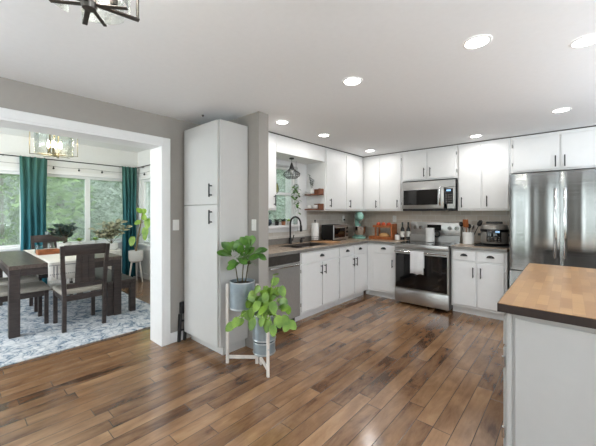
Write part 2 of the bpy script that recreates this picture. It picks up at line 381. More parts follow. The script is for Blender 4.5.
# ------------------------------------------------------------------ setting
XL, XO, YB, CZ = -3.23, -3.47, 5.36, 2.44          # kitchen left wall face, dining side face, back wall face, ceiling
DXF, DYR, DCZ = -7.2, 2.76, 2.75                   # dining room far wall, right wall, ceiling
XR, YF = 2.6, -3.2
b = MB(); b.box(XO+.0, XR+.15, YF-.15, YB+.15, -.08, 0); b.box(DXF-.15, XO, -1.95, DYR+.0, -.08, 0); struct('floor', b, 'floor')
b = MB(); b.box(XO+.02, XR+.15, YF-.15, YB+.15, CZ, CZ+.1); struct('ceiling', b, 'ceil')
b = MB(); b.box(DXF-.15, XO, -1.95, DYR+.15, DCZ, DCZ+.1); struct('ceiling_dining', b, 'whitewall')
OY0, OY1, OZ = -1.45, 1.49, 2.13                   # dining opening
KW0, KW1, KZ0, KZ1 = 2.62, 3.63, 1.22, 2.12        # kitchen window hole
b = MB()
b.box(XO+.02, XL, YF-.15, OY0, 0, CZ); b.box(XO+.02, XL, OY0, OY1, OZ, CZ); b.box(XO+.02, XL, OY1, KW0, 0, CZ)
b.box(XO+.02, XL, KW0, KW1, 0, KZ0); b.box(XO+.02, XL, KW0, KW1, KZ1, CZ); b.box(XO+.02, XL, KW1, YB+.15, 0, CZ)
struct('wall_left', b, 'greige')
b = MB(); b.box(XO, XO+.02, YF-.15, OY0, 0, DCZ); b.box(XO, XO+.02, OY0, OY1, OZ, DCZ); b.box(XO, XO+.02, OY1, DYR+.15, 0, DCZ)
struct('wall_dining_near', b, 'whitewall')
b = MB(); b.box(XL, XR+.15, YB, YB+.15, 0, CZ); struct('wall_back', b, 'whitewall')
PX, PY0, PY1 = -2.36, 2.07, 2.205
b = MB(); b.box(XL, PX, PY0, PY1, 0, CZ); struct('wall_pier', b, 'greige')
# wall behind the camera and right wall, each with window holes
b = MB(); ox = [(-2.95, -1.05), (-.05, 1.85)]
b.box(XL, -2.95, YF-.15, YF, 0, CZ); b.box(-1.05, -.05, YF-.15, YF, 0, CZ); b.box(1.85, XR+.15, YF-.15, YF, 0, CZ)
for a, c in ox: b.box(a, c, YF-.15, YF, 0, .25); b.box(a, c, YF-.15, YF, 2.25, CZ)
struct('wall_front', b, 'greige')
b = MB(); b.box(XR, XR+.15, YF, -.4, 0, CZ); b.box(XR, XR+.15, 1.6, YB, 0, CZ); b.box(XR, XR+.15, -.4, 1.6, 0, .7); b.box(XR, XR+.15, -.4, 1.6, 2.2, CZ)
struct('wall_right', b, 'greige')
# dining walls
WZ0, WZ1 = .80, 2.13
b = MB(); f = DXF
wl = [(-1.3, .86), (1.08, 2.62)]
ys = [-1.95, -1.3, .86, 1.08, 2.62, DYR+.15]
b.box(f-.15, f, ys[0], ys[1], 0, DCZ); b.box(f-.15, f, ys[2], ys[3], 0, DCZ); b.box(f-.15, f, ys[4], ys[5], 0, DCZ)
for a, c in wl: b.box(f-.15, f, a, c, 0, WZ0); b.box(f-.15, f, a, c, WZ1, DCZ)
struct('wall_dining_far', b, 'whitewall')
RX0, RX1, RZ0 = -7.02, -5.5, .74
b = MB(); b.box(f, RX0, DYR, DYR+.15, 0, DCZ); b.box(RX1, XO, DYR, DYR+.15, 0, DCZ); b.box(RX0, RX1, DYR, DYR+.15, 0, RZ0); b.box(RX0, RX1, DYR, DYR+.15, WZ1, DCZ)
struct('wall_dining_right', b, 'whitewall')
b = MB(); b.box(f, -6.5, -1.95, -1.8, 0, DCZ); b.box(-4.1, XO, -1.95, -1.8, 0, DCZ); b.box(-6.5, -4.1, -1.95, -1.8, 0, .7); b.box(-6.5, -4.1, -1.95, -1.8, 2.2, DCZ)
struct('wall_dining_left', b, 'whitewall')

# opening casing + jamb lining
b = MB(); cw = .075
for xa, xb in ((XL, XL+.022), (XO-.022, XO)):
    b.box(xa, xb, OY1, OY1+cw, 0, OZ+cw, .004); b.box(xa, xb, OY0-cw, OY0, 0, OZ+cw, .004); b.box(xa, xb, OY0, OY1, OZ, OZ+cw, .004)
struct('trim_1', b, 'trim')
b = MB(); b.box(XO-.02, XL+.02, OY1-.018, OY1, 0, OZ); b.box(XO-.02, XL+.02, OY0, OY0+.018, 0, OZ); b.box(XO-.02, XL+.02, OY0+.018, OY1-.018, OZ-.018, OZ)
struct('trim_2', b, 'trim')
b = MB(); b.box(XL, XL+.016, OY1+cw, 2.07, 0, .11, .004); b.box(XL, XL+.016, YF, OY0-cw, 0, .11, .004); struct('baseboard_left', b, 'trim')
b = MB(); b.box(f, f+.016, -1.8, DYR, 0, .12, .004); struct('baseboard_dining_far', b, 'trim')
b = MB(); b.box(f+.016, XO, DYR-.016, DYR, 0, .12, .004); struct('baseboard_dining_right', b, 'trim')
b = MB(); b.box(XL+.016, -2.95, YF, YF+.016, 0, .11); b.box(-2.95, XR, YF, YF+.016, 0, .11); struct('baseboard_front', b, 'trim')
b = MB(); b.box(.46, XR, YB-.016, YB, 0, .11); struct('baseboard_back', b, 'trim')
b = MB(); b.box(XR-.016, XR, YF+.016, YB-.016, 0, .11); struct('baseboard_right', b, 'trim')

def window(name, axis, plane, u0, u1, z0, z1, out, mull=(), meet=None, inner=-1, casing=.07, sill=.09, pane='pane', apron=.09, sides=True):
    """axis 'x': wall in plane x=const, u along y.  out: sign of the outward direction.  Frame sits in the hole, casing on the room face."""
    w = setroot(name)
    def B(mb, ua, ub, za, zb, da, db, bev=.003):
        da, db = plane+out*da, plane+out*db
        if axis == 'x': mb.box(da, db, ua, ub, za, zb, bev)
        else: mb.box(ua, ub, da, db, za, zb, bev)
    fr = MB(); t = .045
    B(fr, u0, u0+t, z0, z1, .05, .13); B(fr, u1-t, u1, z0, z1, .05, .13); B(fr, u0+t, u1-t, z0, z0+t, .05, .13); B(fr, u0+t, u1-t, z1-t, z1, .05, .13)
    for m in mull: B(fr, m-.04, m+.04, z0+t, z1-t, .05, .13)
    if meet: B(fr, u0+t, u1-t, meet-.022, meet+.022, .05, .12)
    fr.build('frame', 'trim', w)
    pn = MB(); B(pn, u0+t, u1-t, z0+t, z1-t, .088, .092, 0); pn.build('pane', pane, w, smooth=False)
    cs = MB()
    if sides: B(cs, u0-casing, u0, z0, z1+casing, -.02, 0); B(cs, u1, u1+casing, z0, z1+casing, -.02, 0)
    B(cs, u0, u1, z1, z1+casing, -.02, 0)
    cs.build('casing', 'trim', w)
    sl = MB(); B(sl, u0-casing-.01, u1+casing, z0-.03, z0+.004, -sill, .05); B(sl, u0-casing+.01, u1+casing-.01, z0-.03-apron, z0-.03, -.018, 0)
    sl.build('sill', 'trim', w)
    return w
window('window_1', 'x', DXF, -1.3, .86, WZ0, WZ1, -1, mull=(-.3,), sill=.06)
window('window_2', 'x', DXF, 1.08, 2.62, WZ0, WZ1, -1, mull=(1.83,), sill=.06)
window('window_3', 'y', DYR, RX0, RX1, RZ0, WZ1, 1, mull=(-6.3,), sill=.06)
w4 = window('window_4', 'x', XL, KW0, KW1, KZ0, KZ1, -1, meet=1.70, casing=.0, sill=.08, apron=.07, pane='panek', sides=False)
b = MB(); b.box(XL, XL+.018, KW1, 3.853, 1.13, 2.2, .003); b.box(XL, XL+.018, 2.56, KW1, KZ1, 2.198, .003); b.box(XL, XL+.018, 2.56, KW0, 1.13, KZ1, .003); b.box(XO-.0, XL, KW1-.012, KW1, KZ0, KZ1); b.box(XO, XL, KW0, KW0+.012, KZ0, KZ1); b.box(XO, XL, KW0+.012, KW1-.012, KZ1-.012, KZ1); b.build('side_casing', 'trim', w4)
window('window_5', 'y', YF, -2.95, -1.05, .25, 2.25, -1, mull=(-2.0,), apron=.05)
window('window_6', 'y', YF, -.05, 1.85, .25, 2.25, -1, mull=(.9,), apron=.05)
window('window_7', 'x', XR, -.4, 1.6, .7, 2.2, 1, mull=(.6,))
window('window_8', 'y', -1.8, -6.5, -4.1, .7, 2.2, -1, mull=(-5.3,))  # unseen window, added to let in the dining room fill

# tile backsplash
CT = .945
b = MB(); b.box(XL+.0, -.585, YB-.01, YB, CT+.001, 1.445); struct('wall_tile_back', b, 'tilex')
b = MB(); b.box(XL, XL+.01, PY1, 3.853, CT+.001, 1.12); b.box(XL, XL+.01, 3.853, YB-.01, CT+.001, 1.445); struct('wall_tile_left', b, 'tiley')
# soffit over the kitchen window
UX = -2.845; UY = 5.03; UB = 1.44
b = MB(); b.box(XL, UX, 2.80, 3.853, 2.2, CZ-.012, .003); struct('wall_soffit', b, 'cab')
b = MB(); b.box(UX-.02, UX+.004, PY1, UY, CZ-.012, CZ); b.box(UX, .43, UY-.004, UY+.02, CZ-.012, CZ); struct('ceiling_gap_shade', b, 'gunmetal')  # dark strip stands in for the shade in the gap under the ceiling

# ------------------------------------------------------------------ cabinets
def fmap(face, plane):
    if face == 'back': return lambda u0, u1, v0, v1, d0, d1: (u0, u1, plane-d1, plane-d0, v0, v1)
    return lambda u0, u1, v0, v1, d0, d1: (plane+d0, plane+d1, u0, u1, v0, v1)
def pt(face, plane, u, v, d): return (u, plane-d, v) if face == 'back' else (plane+d, u, v)
def bar_pull(parent, face, plane, u, v0, v1, d0, r=.0065):
    h = MB()
    h.cyl(pt(face, plane, u, v0, d0+.032), pt(face, plane, u, v1, d0+.032), r, n=8)
    for v in (v0+.02, v1-.02): h.cyl(pt(face, plane, u, v, d0), pt(face, plane, u, v, d0+.032), r*.9, n=8)
    return h.build('handle', 'black', parent)
def cup_pull(parent, face, plane, u, v, d0):
    h = MB(); n = 12; k = 5; rows = []
    for j in range(k+1):
        e = PI/2*j/k; rr = []
        for i in range(n+1):
            a = PI*i/n
            uu = .045*math.cos(a)*math.cos(e*.0+0) * (1 if True else 0)
            # quarter dome: along u = cos, height = sin*cos(e), out = sin*sin(e)
            rr.append(h.bm.verts.new(Vector(pt(face, plane, u+.045*math.cos(a), v-.012+.034*math.sin(a)*math.cos(e), d0+.002+.026*math.sin(a)**.6*math.sin(e) if 0 < i < n else d0+.002))))
        rows.append(rr)
    for a, b2 in zip(rows, rows[1:]):
        for i in range(n): h.bm.faces.new((a[i], a[i+1], b2[i+1], b2[i]))
    return h.build('cup_pull', 'black', parent)
def cabinet(label, face, plane, u0, u1, v0, v1, depth, doors=(), drawers=(), toe=0, group=None, name='wall_cabinet', low=None, mat='cab', toe_u0=None):
    m = fmap(face, plane)
    base = pt(face, plane, (u0+u1)/2, v0, -depth/2)
    t = thing(name, label, 'cabinet', base, 0, group)
    bd = MB()
    if low: bd.box(*m(u0, u1, v0+toe, low, -depth, -.02)); bd.box(*m(u0, u1, v0+toe, v1, -.02, 0), .002)
    else: bd.box(*m(u0, u1, v0+toe, v1, -depth, 0), .002)
    bd.build('body', mat, t)
    if toe:
        k = MB(); k.box(*m(u0 if toe_u0 is None else toe_u0, u1, v0, v0+toe, -depth if toe_u0 is None else -.1, -.075)); k.build('toe_kick', mat, t)
    for (a, c, z0, z1, hu, hz0, hz1, hinge) in doors:
        d = MB(); d.box(*m(a, c, z0, z1, .001, .02), .003); do = d.build('door', mat, t)
        bar_pull(do, face, plane, hu, hz0, hz1, .02)
        if hinge is not None:
            for z in (z0+.07, z1-.10):
                hg = MB(); hg.box(*m(hinge-.006, hinge+.006, z, z+.045, .0, .012), .002)
                hg.build('hinge', 'chrome', do)
    for (a, c, z0, z1) in drawers:
        d = MB(); d.box(*m(a, c, z0, z1, .001, .02), .003); do = d.build('drawer', mat, t)
        cup_pull(do, face, plane, (a+c)/2, (z0+z1)/2+.005, .02)
    return t
GU = 'white wall cabinets'; GB = 'white base cabinets'
hz = (1.50, 1.63)
T = CZ - .012
cabinet('white wall cabinet left of the sink window, mostly hidden behind the wall end', 'left', UX, PY1+.003, 2.797, UB, T, .38, [(2.40, 2.775, 1.465, 2.38, 2.735, 1.50, 1.64, None)], group=GU)
cabinet('white two-door wall cabinet above the toaster oven, right of the floating shelves', 'left', UX, 3.857, UY-.0, UB, T, .38,
        [(3.875, 4.43, 1.47, 2.385, 3.955, *hz, None), (4.45, 4.985, 1.47, 2.385, 4.525, *hz, None)], group=GU)
cabinet('white two-door wall cabinet in the corner left of the microwave', 'back', UY, UX, -2.098, UB, T, .32,
        [(-2.80, -2.515, 1.47, 2.385, -2.565, *hz, None), (-2.495, -2.125, 1.47, 2.385, -2.175, *hz, -2.117)], group=GU)
cabinet('short white two-door cabinet directly above the microwave', 'back', UY, -2.095, -1.254, 1.932, T, .32,
        [(-2.075, -1.70, 1.955, 2.385, -1.735, 1.985, 2.125, None), (-1.682, -1.275, 1.955, 2.385, -1.640, 1.985, 2.125, -1.267)], group=GU)
cabinet('white two-door wall cabinet above the utensil crock and pressure cooker', 'back', UY, -1.251, -.596, UB, T, .32,
        [(-1.232, -.945, 1.47, 2.385, -1.190, 1.49, 1.64, None), (-.925, -.615, 1.47, 2.385, -.868, 1.50, 1.65, None)], group=GU)
cabinet('wide short white two-door cabinet above the refrigerator', 'back', UY, -.593, .43, 1.945, T, .32,
        [(-.56, -.095, 1.965, 2.385, -.128, 1.985, 2.125, -.575), (-.075, .40, 1.965, 2.385, -.04, 1.985, 2.125, None)], group=GU)
BX, BY, BT = -2.58, 4.715, CT-.04
DWY0, DWY1 = 2.335, 2.938
b = MB(); b.box(XL+.02, BX, PY1+.003, DWY0-.003, 0, BT); tag(b.build('filler_panel', 'cab'), 'narrow white filler panel between wall end and dishwasher', 'panel')
cabinet('white sink base cabinet with two doors under one wide false drawer', 'left', BX, 2.945, 3.832, 0, BT, .60,
        [(2.975, 3.405, .135, .735, 3.37, .57, .70, 2.968), (3.42, 3.815, .135, .735, 3.455, .57, .70, 3.823)], [(2.975, 3.815, .755, .885)], toe=.1, group=GB, name='base_cabinet', low=.68)
cabinet('white base cabinet with two drawers and two doors under the toaster oven', 'left', BX, 3.835, BY-.001, 0, BT, .60,
        [(3.85, 4.245, .135, .735, 4.21, .57, .70, None), (4.26, 4.60, .135, .735, 4.295, .57, .70, None)], [(3.85, 4.245, .755, .885), (4.26, 4.60, .755, .885)], toe=.1, group=GB, name='base_cabinet')
cabinet('white corner base cabinet with one drawer and one door left of the range', 'back', BY, BX, -2.052, 0, BT, .60,
        [(-2.47, -2.085, .135, .735, -2.12, .53, .66, None)], [(-2.47, -2.085, .755, .885)], toe=.1, toe_u0=BX-.0749, group=GB, name='base_cabinet')
cabinet('white base cabinet with two drawers between range and refrigerator', 'back', BY, -1.255, -.592, 0, BT, .60,
        [(-1.235, -.945, .135, .735, -.975, .53, .67, None), (-.925, -.625, .135, .735, -.885, .53, .67, -.615)], [(-1.235, -.945, .755, .885), (-.925, -.625, .755, .885)], toe=.1, group=GB, name='base_cabinet')

# counters
CX, CY = -2.545, 4.68
SX0, SX1, SY0, SY1 = -3.07, -2.68, 3.02, 3.77
t = thing('countertop', 'L-shaped taupe countertop running under the sink window into the corner', 'countertop', (-2.9, 3.8, BT))
b = MB(); Z0, Z1 = BT+.001, CT; X0 = XL+.011
b.box(X0, CX, PY1+.004, SY0, Z0, Z1, .003); b.box(X0, SX0, SY0, SY1, Z0, Z1, .002); b.box(SX1, CX, SY0, SY1, Z0, Z1, .003); b.box(X0, CX, SY1, YB-.012, Z0, Z1, .003)
b.box(CX, -2.05, CY, YB-.012, Z0, Z1, .003); b.build('slab', 'counter', t)
b = MB(); b.box(CX, CX+.004, PY1+.004, CY-.004, Z0, Z1-.002); b.box(CX, -2.05, CY-.004, CY, Z0, Z1-.002); b.build('front_edge', 'counteredge', t)
b = MB(); b.box(X0, X0+.018, PY1+.004, 3.95, CT+.001, 1.03, .003); b.build('backsplash_lip', 'counteredge', t)
t = thing('countertop', 'short taupe countertop under the utensil crock and pressure cooker', 'countertop', (-.92, 5.0, BT))
b = MB(); b.box(-1.257, -.59, CY, YB-.012, Z0, Z1, .003); b.build('slab', 'counter', t)
b = MB(); b.box(-1.257, -.59, CY-.004, CY, Z0, Z1-.002); b.build('front_edge', 'counteredge', t)

# sink
t = thing('kitchen_sink', 'dark double-bowl sink set in the counter below the window', 'sink', ((SX0+SX1)/2, (SY0+SY1)/2, .72))
b = MB(); zb = .735; th = .012; ym = 3.32
b.box(SX0+.002, SX1-.002, SY0+.002, SY1-.002, zb, zb+th); b.box(SX0+.002, SX0+.014, SY0+.002, SY1-.002, zb+th, CT-.002); b.box(SX1-.014, SX1-.002, SY0+.002, SY1-.002, zb+th, CT-.002)
b.box(SX0+.014, SX1-.014, SY0+.002, SY0+.014, zb+th, CT-.002); b.box(SX0+.014, SX1-.014, SY1-.014, SY1-.002, zb+th, CT-.002)
b.build('bowl', 'sink', t)
b = MB(); b.box(SX0+.014, SX1-.014, ym-.012, ym+.012, zb+th, CT-.008, .004); b.build('divider', 'sink', t)
b = MB()
for y in (3.17, 3.55): b.lathe((-2.875, y, zb+th), [(.035, 0), (.035, .003), (.02, .004)], 16)
b.build('drain', 'chrome', t)
# faucet
fx, fy = -3.13, 3.37
t = thing('faucet', 'tall black gooseneck faucet behind the sink', 'faucet', (fx, fy, CT))
b = MB(); b.lathe((fx, fy, CT), [(.03, 0), (.03, .006), (.024, .012), (.022, .09), (.016, .095)], 20); b.build('base', 'black', t)
b = MB(); pts = [(fx, fy, CT+.08), (fx, fy, CT+.30)]
for i in range(1, 13):
    a = PI*i/12; pts.append((fx+.085*(1-math.cos(a)), fy+.02*(1-math.cos(a)), CT+.30+.105*math.sin(a)))
pts.append((fx+.172, fy+.042, CT+.27)); b.tube(pts, .013, 12); b.build('spout', 'black', t)
b = MB(); b.cyl((fx+.173, fy+.042, CT+.28), (fx+.176, fy+.043, CT+.19), .017, .019, 14); b.build('spray_head', 'black', t)
b = MB(); b.cyl((fx, fy+.02, CT+.055), (fx, fy+.055, CT+.055), .012, n=10); b.cyl((fx, fy+.05, CT+.055), (fx+.01, fy+.07, CT+.13), .007, n=8); b.build('lever', 'black', t)
t = thing('soap_dispenser', 'short black soap dispenser right of the faucet', 'soap dispenser', (-3.13, 3.62, CT))
b = MB(); b.lathe((-3.13, 3.62, CT), [(.022, 0), (.022, .05), (.012, .055), (.012, .075)], 16); b.build('body', 'black', t)
b = MB(); b.cyl((-3.13, 3.62, CT+.07), (-3.07, 3.63, CT+.075), .007, n=8); b.build('nozzle', 'black', t)

# dishwasher
m = fmap('left', BX)
t = thing('dishwasher', 'stainless dishwasher behind the potted plants, left of the sink cabinet', 'dishwasher', (-2.85, 2.64, 0))
b = MB(); b.box(*m(DWY0, DWY1, .10, BT-.002, -.58, -.002)); b.box(*m(DWY0, DWY1, 0, .10, -.5, -.07)); b.build('body', 'blackpl', t)
b = MB(); b.box(*m(DWY0, DWY1, .105, .79, 0, .022), .004); b.build('door', 'steeld', t)
b = MB(); b.box(*m(DWY0, DWY1, .795, BT-.004, 0, .022), .004); b.build('control_panel', 'gunmetal', t)
b = MB(); b.cyl(pt('left', BX, DWY0+.05, .765, .06), pt('left', BX, DWY1-.05, .765, .06), .010, n=10)
for u in (DWY0+.07, DWY1-.07): b.box(*m(u-.012, u+.012, .755, .777, .022, .062), .003)
b.build('handle', 'chrome', t)

# ------------------------------------------------------------------ range
rx0, rx1, ry = -2.046, -1.261, 4.6
m = fmap('back', ry)
t = thing('range', 'stainless electric range with black glass oven door and white towel', 'range', ((rx0+rx1)/2, 4.95, 0)); t['label'] = 'freestanding stainless electric range with a black glass oven door'
b = MB(); b.box(rx0, rx1, ry+.03, YB-.02, .035, .925, .002)
for x in (rx0+.05, rx1-.05):
    for y in (ry+.1, YB-.1): b.cyl((x, y, 0), (x, y, .035), .018, n=10)
b.build('body', 'gunmetal', t)
b = MB(); b.box(*m(rx0, rx1, .04, .25, -.03, .0), .006, 2); b.build('bottom_drawer', 'steelh', t)
b = MB(); b.box(*m(rx0, rx1, .258, .868, -.03, .0), .004); dr = b.build('oven_door', 'steelh', t)
b = MB(); b.box(*m(rx0+.018, rx1-.018, .268, .785, .0, .006), .003); b.build('oven_window', 'blackgl', dr)
b = MB(); b.cyl(pt('back', ry, rx0+.015, .825, .05), pt('back', ry, rx1-.015, .825, .05), .013, n=12)
for x in (rx0+.035, rx1-.035): b.box(*m(x-.014, x+.014, .812, .838, 0, .05), .004)
b.build('handle', 'chrome', dr)
b = MB(); b.box(*m(rx0, rx1, .873, .938, -.03, .012), .006, 2); b.build('front_rail', 'steelh', t)
b = MB(); b.box(rx0, rx1, ry+.032, 5.2, .926, .942, .003); ct = b.build('cooktop', 'blackgl', t)
b = MB()
for x, y, r in ((-1.87, 4.76, .1), (-1.45, 4.76, .085), (-1.87, 5.02, .075), (-1.45, 5.02, .1)): b.torus((x, y, .9425), r, .0012, n=32, k=4)
b.build('burner_ring', 'gunmetal', ct)
b = MB(); b.box(rx0, rx1, 5.205, YB-.02, .926, 1.05, .003); b.box(rx0+.004, rx1-.004, 5.25, YB-.02, 1.05, 1.255, .008, 2); bg = b.build('backguard', 'steelh', t)
b = MB(); b.box(-1.77, -1.55, 5.246, 5.25, 1.12, 1.215, .002); b.build('display_panel', 'blackgl', t)
for x in (-1.97, -1.87, -1.42, -1.32):
    b = MB(); b.lathe((0, 0, 0), [(.034, 0), (.03, .022), (.0275, .03), (.0, .0305)], 20, M=Matrix.Translation((x, 5.249, 1.165)) @ Matrix.Rotation(PI/2, 4, 'X'))
    b.build('knob', 'chrome', t)
# tea towel over oven handle
b = MB(); n = 14; x0, x1 = -1.775, -1.58
prof = [(.03, .60), (.034, .70), (.037, .80), (.040, .836), (.050, .8405), (.062, .838), (.066, .80), (.068, .70), (.069, .60), (.068, .51)]
rows = []
for d, z in prof:
    rows.append([b.bm.verts.new(Vector((x0+(x1-x0)*i/n, ry-d-.003*math.sin(i*1.1)*(1 if z < .8 else .2), z+(.006*math.sin(i*.7) if z < .55 else 0)))) for i in range(n+1)])
for r0, r1 in zip(rows, rows[1:]):
    for i in range(n): b.bm.faces.new((r0[i], r0[i+1], r1[i+1], r1[i]))
tw = b.build('tea_towel', ['cloth', 'clothgrey']); tag(tw, 'white tea towel hanging over the oven door handle', 'towel')
for p in tw.data.polygons:
    pass
so = tw.modifiers.new('thick', 'SOLIDIFY'); so.thickness = .004; so.offset = 0

# ------------------------------------------------------------------ microwave
my = 4.95; m = fmap('back', my); mx0, mx1, mz0, mz1 = -2.072, -1.264, 1.445, 1.912
t = thing('microwave', 'stainless over-the-range microwave mounted above the cooktop', 'microwave', ((mx0+mx1)/2, 5.1, mz0))
b = MB(); b.box(mx0, mx1, my+.03, YB-.012, mz0, mz1, .003); b.build('body', 'blackpl', t)
b = MB(); b.box(*m(mx0, -1.37, mz0+.03, mz1-.004, -.03, 0), .005, 2); b.box(*m(mx0, mx1, mz1-.004-.105, mz1-.004, -.029, .001), .004); dr = b.build('door', 'steelh', t)
b = MB(); b.box(*m(mx0+.025, -1.51, 1.535, 1.775, 0, .005), .004); b.build('door_window', 'blackgl', dr)
b = MB(); hp = [pt('back', my, -1.475-.012*math.sin(PI*i/10)*0, 1.525+.285*i/10, .012+.035*math.sin(PI*i/10)**.5) for i in range(11)]; b.tube(hp, .012, 10); b.build('handle', 'chrome', dr)
b = MB(); b.box(*m(-1.43, mx1, mz0+.03, mz1-.113, -.03, .0), .004); cp = b.build('control_side', 'steelh', t)
b = MB(); b.box(*m(-1.42, -1.295, 1.545, 1.775, 0, .005), .003); kp = b.build('keypad', 'blackgl', cp)
b = MB(); b.box(*m(-1.385, -1.325, 1.735, 1.76, .005, .0065)); b.build('display', 'screen', cp)
b = MB()
for i in range(3):
    for j in range(4): b.box(*m(-1.40+i*.036, -1.376+i*.036, 1.57+j*.034, 1.588+j*.034, .005, .0058))
b.build('button', 'gunmetal', cp)
b = MB(); b.box(mx0+.01, mx1-.01, my+.005, YB-.02, mz0-.004, mz0+.028, .003); b.build('vent_base', 'blackpl', t)

# ------------------------------------------------------------------ refrigerator
fy0 = 4.54; m = fmap('back', fy0); fx0, fx1, fm = -.548, .392, -.078
t = thing('refrigerator', 'tall stainless french-door refrigerator at the right end of the back wall', 'refrigerator', ((fx0+fx1)/2, 4.9, 0))
b = MB(); b.box(fx0+.004, fx1-.004, fy0+.072, YB-.03, .02, 1.86, .004)
for x in (fx0+.08, fx1-.08): b.cyl((x, fy0+.15, 0), (x, fy0+.15, .02), .02, n=10); b.cyl((x, YB-.12, 0), (x, YB-.12, .02), .02, n=10)
b.build('body', 'gunmetal', t)
def fdoor(a, c, z0, z1, name):
    # slightly bowed steel front
    b = MB(); n = 12; fr = []; bk = []
    for zz in (z0, z1):
        fr.append([b.bm.verts.new(Vector((a+(c-a)*i/n, fy0+.012-.012*math.sin(PI*i/n)**.6, zz))) for i in range(n+1)])
        bk.append([b.bm.verts.new(Vector((a+(c-a)*i/n, fy0+.068, zz))) for i in range(n+1)])
    for i in range(n):
        b.bm.faces.new((fr[0][i], fr[0][i+1], fr[1][i+1], fr[1][i])); b.bm.faces.new((bk[0][i+1], bk[0][i], bk[1][i], bk[1][i+1]))
        b.bm.faces.new((fr[0][i+1], fr[0][i], bk[0][i], bk[0][i+1])); b.bm.faces.new((fr[1][i], fr[1][i+1], bk[1][i+1], bk[1][i]))
    for i in (0, n):
        b.bm.faces.new((fr[0][i], fr[1][i], bk[1][i], bk[0][i]))
    return b.build(name, 'fridge', t)
def fhandle(parent, x):
    b = MB(); b.box(*m(x-.012, x+.012, .90, 1.69, .045, .062), .006, 2)
    for z in (.94, 1.65): b.box(*m(x-.008, x+.008, z-.015, z+.015, -.0, .046), .003)
    b.build('handle', 'chrome', parent)
d = fdoor(fx0, fm-.002, .722, 1.878, 'door'); fhandle(d, fm-.035)
d = fdoor(fm+.002, fx1, .722, 1.878, 'door'); fhandle(d, fm+.045)
d = fdoor(fx0, fx1, .06, .708, 'freezer_drawer')
b = MB(); b.box(*m(fx0+.08, fx1-.08, .62, .644, .045, .062), .006, 2)
for x in (fx0+.12, fx1-.12): b.box(*m(x-.015, x+.015, .624, .64, -.012, .046), .003)
b.build('handle', 'chrome', d)
b = MB()
for x in (fx0+.05, fx1-.05): b.box(x-.03, x+.03, fy0+.02, fy0+.16, 1.86, 1.885, .004)
b.build('hinge_cover', 'gunmetal', t)

# ------------------------------------------------------------------ island
t = thing('kitchen_island', 'pale grey kitchen island with a butcher block top in the right foreground', 'island', (.2, 2.75, 0))
ix0, ix1, iy0, iy1, iz = -.285, .72, 1.912, 3.63, .935
b = MB(); b.box(ix0+.002, ix1-.002, iy0+.002, iy1-.002, iz-.045, iz, .002); b.build('block_top', 'butcher', t)
b = MB(); z0, z1 = iz-.046, iz-.002
b.box(ix0, ix1, iy0, iy0+.0018, z0, z1); b.box(ix0, ix1, iy1-.0018, iy1, z0, z1); b.box(ix0, ix0+.0018, iy0+.0018, iy1-.0018, z0, z1); b.box(ix1-.0018, ix1, iy0+.0018, iy1-.0018, z0, z1)
b.build('edge_band', 'walnutedge', t)
bx0, bx1, by0, by1 = ix0+.038, ix1-.05, iy0+.04, iy1-.04
b = MB(); b.box(bx0, bx1, by0, by1, .0, iz-.047, .002); b.build('body', 'islgrey', t)
b = MB(); b.box(bx0+.035, bx1-.035, by0-.008, by0, .09, iz-.075, .003); b.box(bx0-.001, bx0+.022, by0-.012, by0, 0, iz-.047, .003); b.box(bx1-.022, bx1+.001, by0-.012, by0, 0, iz-.047, .003); b.build('end_panel', 'islgrey', t)
for i in range(3):
    a = by0+.03+i*.53; c = a+.50
    b = MB(); b.box(bx0-.02, bx0-.001, a, c, .70, .86, .003); d = b.build('drawer', 'islgrey', t)
    b = MB(); b.box(bx0-.02, bx0-.001, a, c, .12, .685, .003); d = b.build('door', 'islgrey', t)
    for z in (.2, .58):
        h = MB(); h.box(bx0-.026, bx0-.012, a-.018, a-.002, z, z+.06, .002); h.build('hinge', 'chrome', d)

# ------------------------------------------------------------------ recessed lights
t0 = None
names = ['recessed ceiling light nearest the camera, above the island front corner', 'recessed ceiling light at the right edge above the island', 'recessed ceiling light above the open floor, left of the island',
         'recessed ceiling light in front of the refrigerator', 'recessed ceiling light in front of the wall cabinet right of the microwave', 'recessed ceiling light in front of the sink window soffit',
         'recessed ceiling light beside the wall end left of the sink window', 'recessed ceiling light in the far corner of the kitchen']
for i, (x, y) in enumerate(CANS):
    if t0 is None:
        t0 = thing('recessed_light', names[0], 'ceiling light', (x, y, CZ), 0, 'recessed ceiling lights')
        b = MB(); b.lathe((0, 0, 0), [(.078, -.001), (.078, -.004), (.066, -.007), (.062, -.004)], 32, cap=False); b.build('trim_ring', 'trim', t0, world=False)
        b = MB(); b.lathe((0, 0, 0), [(.062, -.003), (.061, -.005), (.0, -.006)], 32); b.build('lens', 'lens', t0, world=False)
        o = t0
    else:
        o = copy_tree(t0); o.location = (x, y, CZ); o['label'] = names[i]
    area('downlight', (x, y, CZ-.02), (0, 0, -1), .13, .13, POW_CAN, (1, .98, .96), 'DISK')

for x, y, pw, l in UPLIGHTS:  # out-of-view lamp bodies added to carry the ceiling fill
    t = thing('fill_uplight', l, 'floor lamp', (x, y, 0), 0, 'added ceiling uplights')
    b = MB(); b.lathe((0, 0, 0), [(.15, 0), (.15, .02), (.03, .04)], 24); b.build('base', 'black', t, world=False)
    b = MB(); b.cyl((0, 0, .03), (0, 0, 1.34), .014, n=12); b.build('pole', 'black', t, world=False)
    b = MB(); b.lathe((0, 0, 0), [(.03, 1.33), (.2, 1.36), (.29, 1.42), (.285, 1.42), (.19, 1.37), (.02, 1.345)], 32, cap=False); b.build('bowl_shade', 'black', t, world=False)
    area('ceiling_fill', (x, y, 1.415), (0, 0, 1), .5, .5, pw, UP, 'DISK')

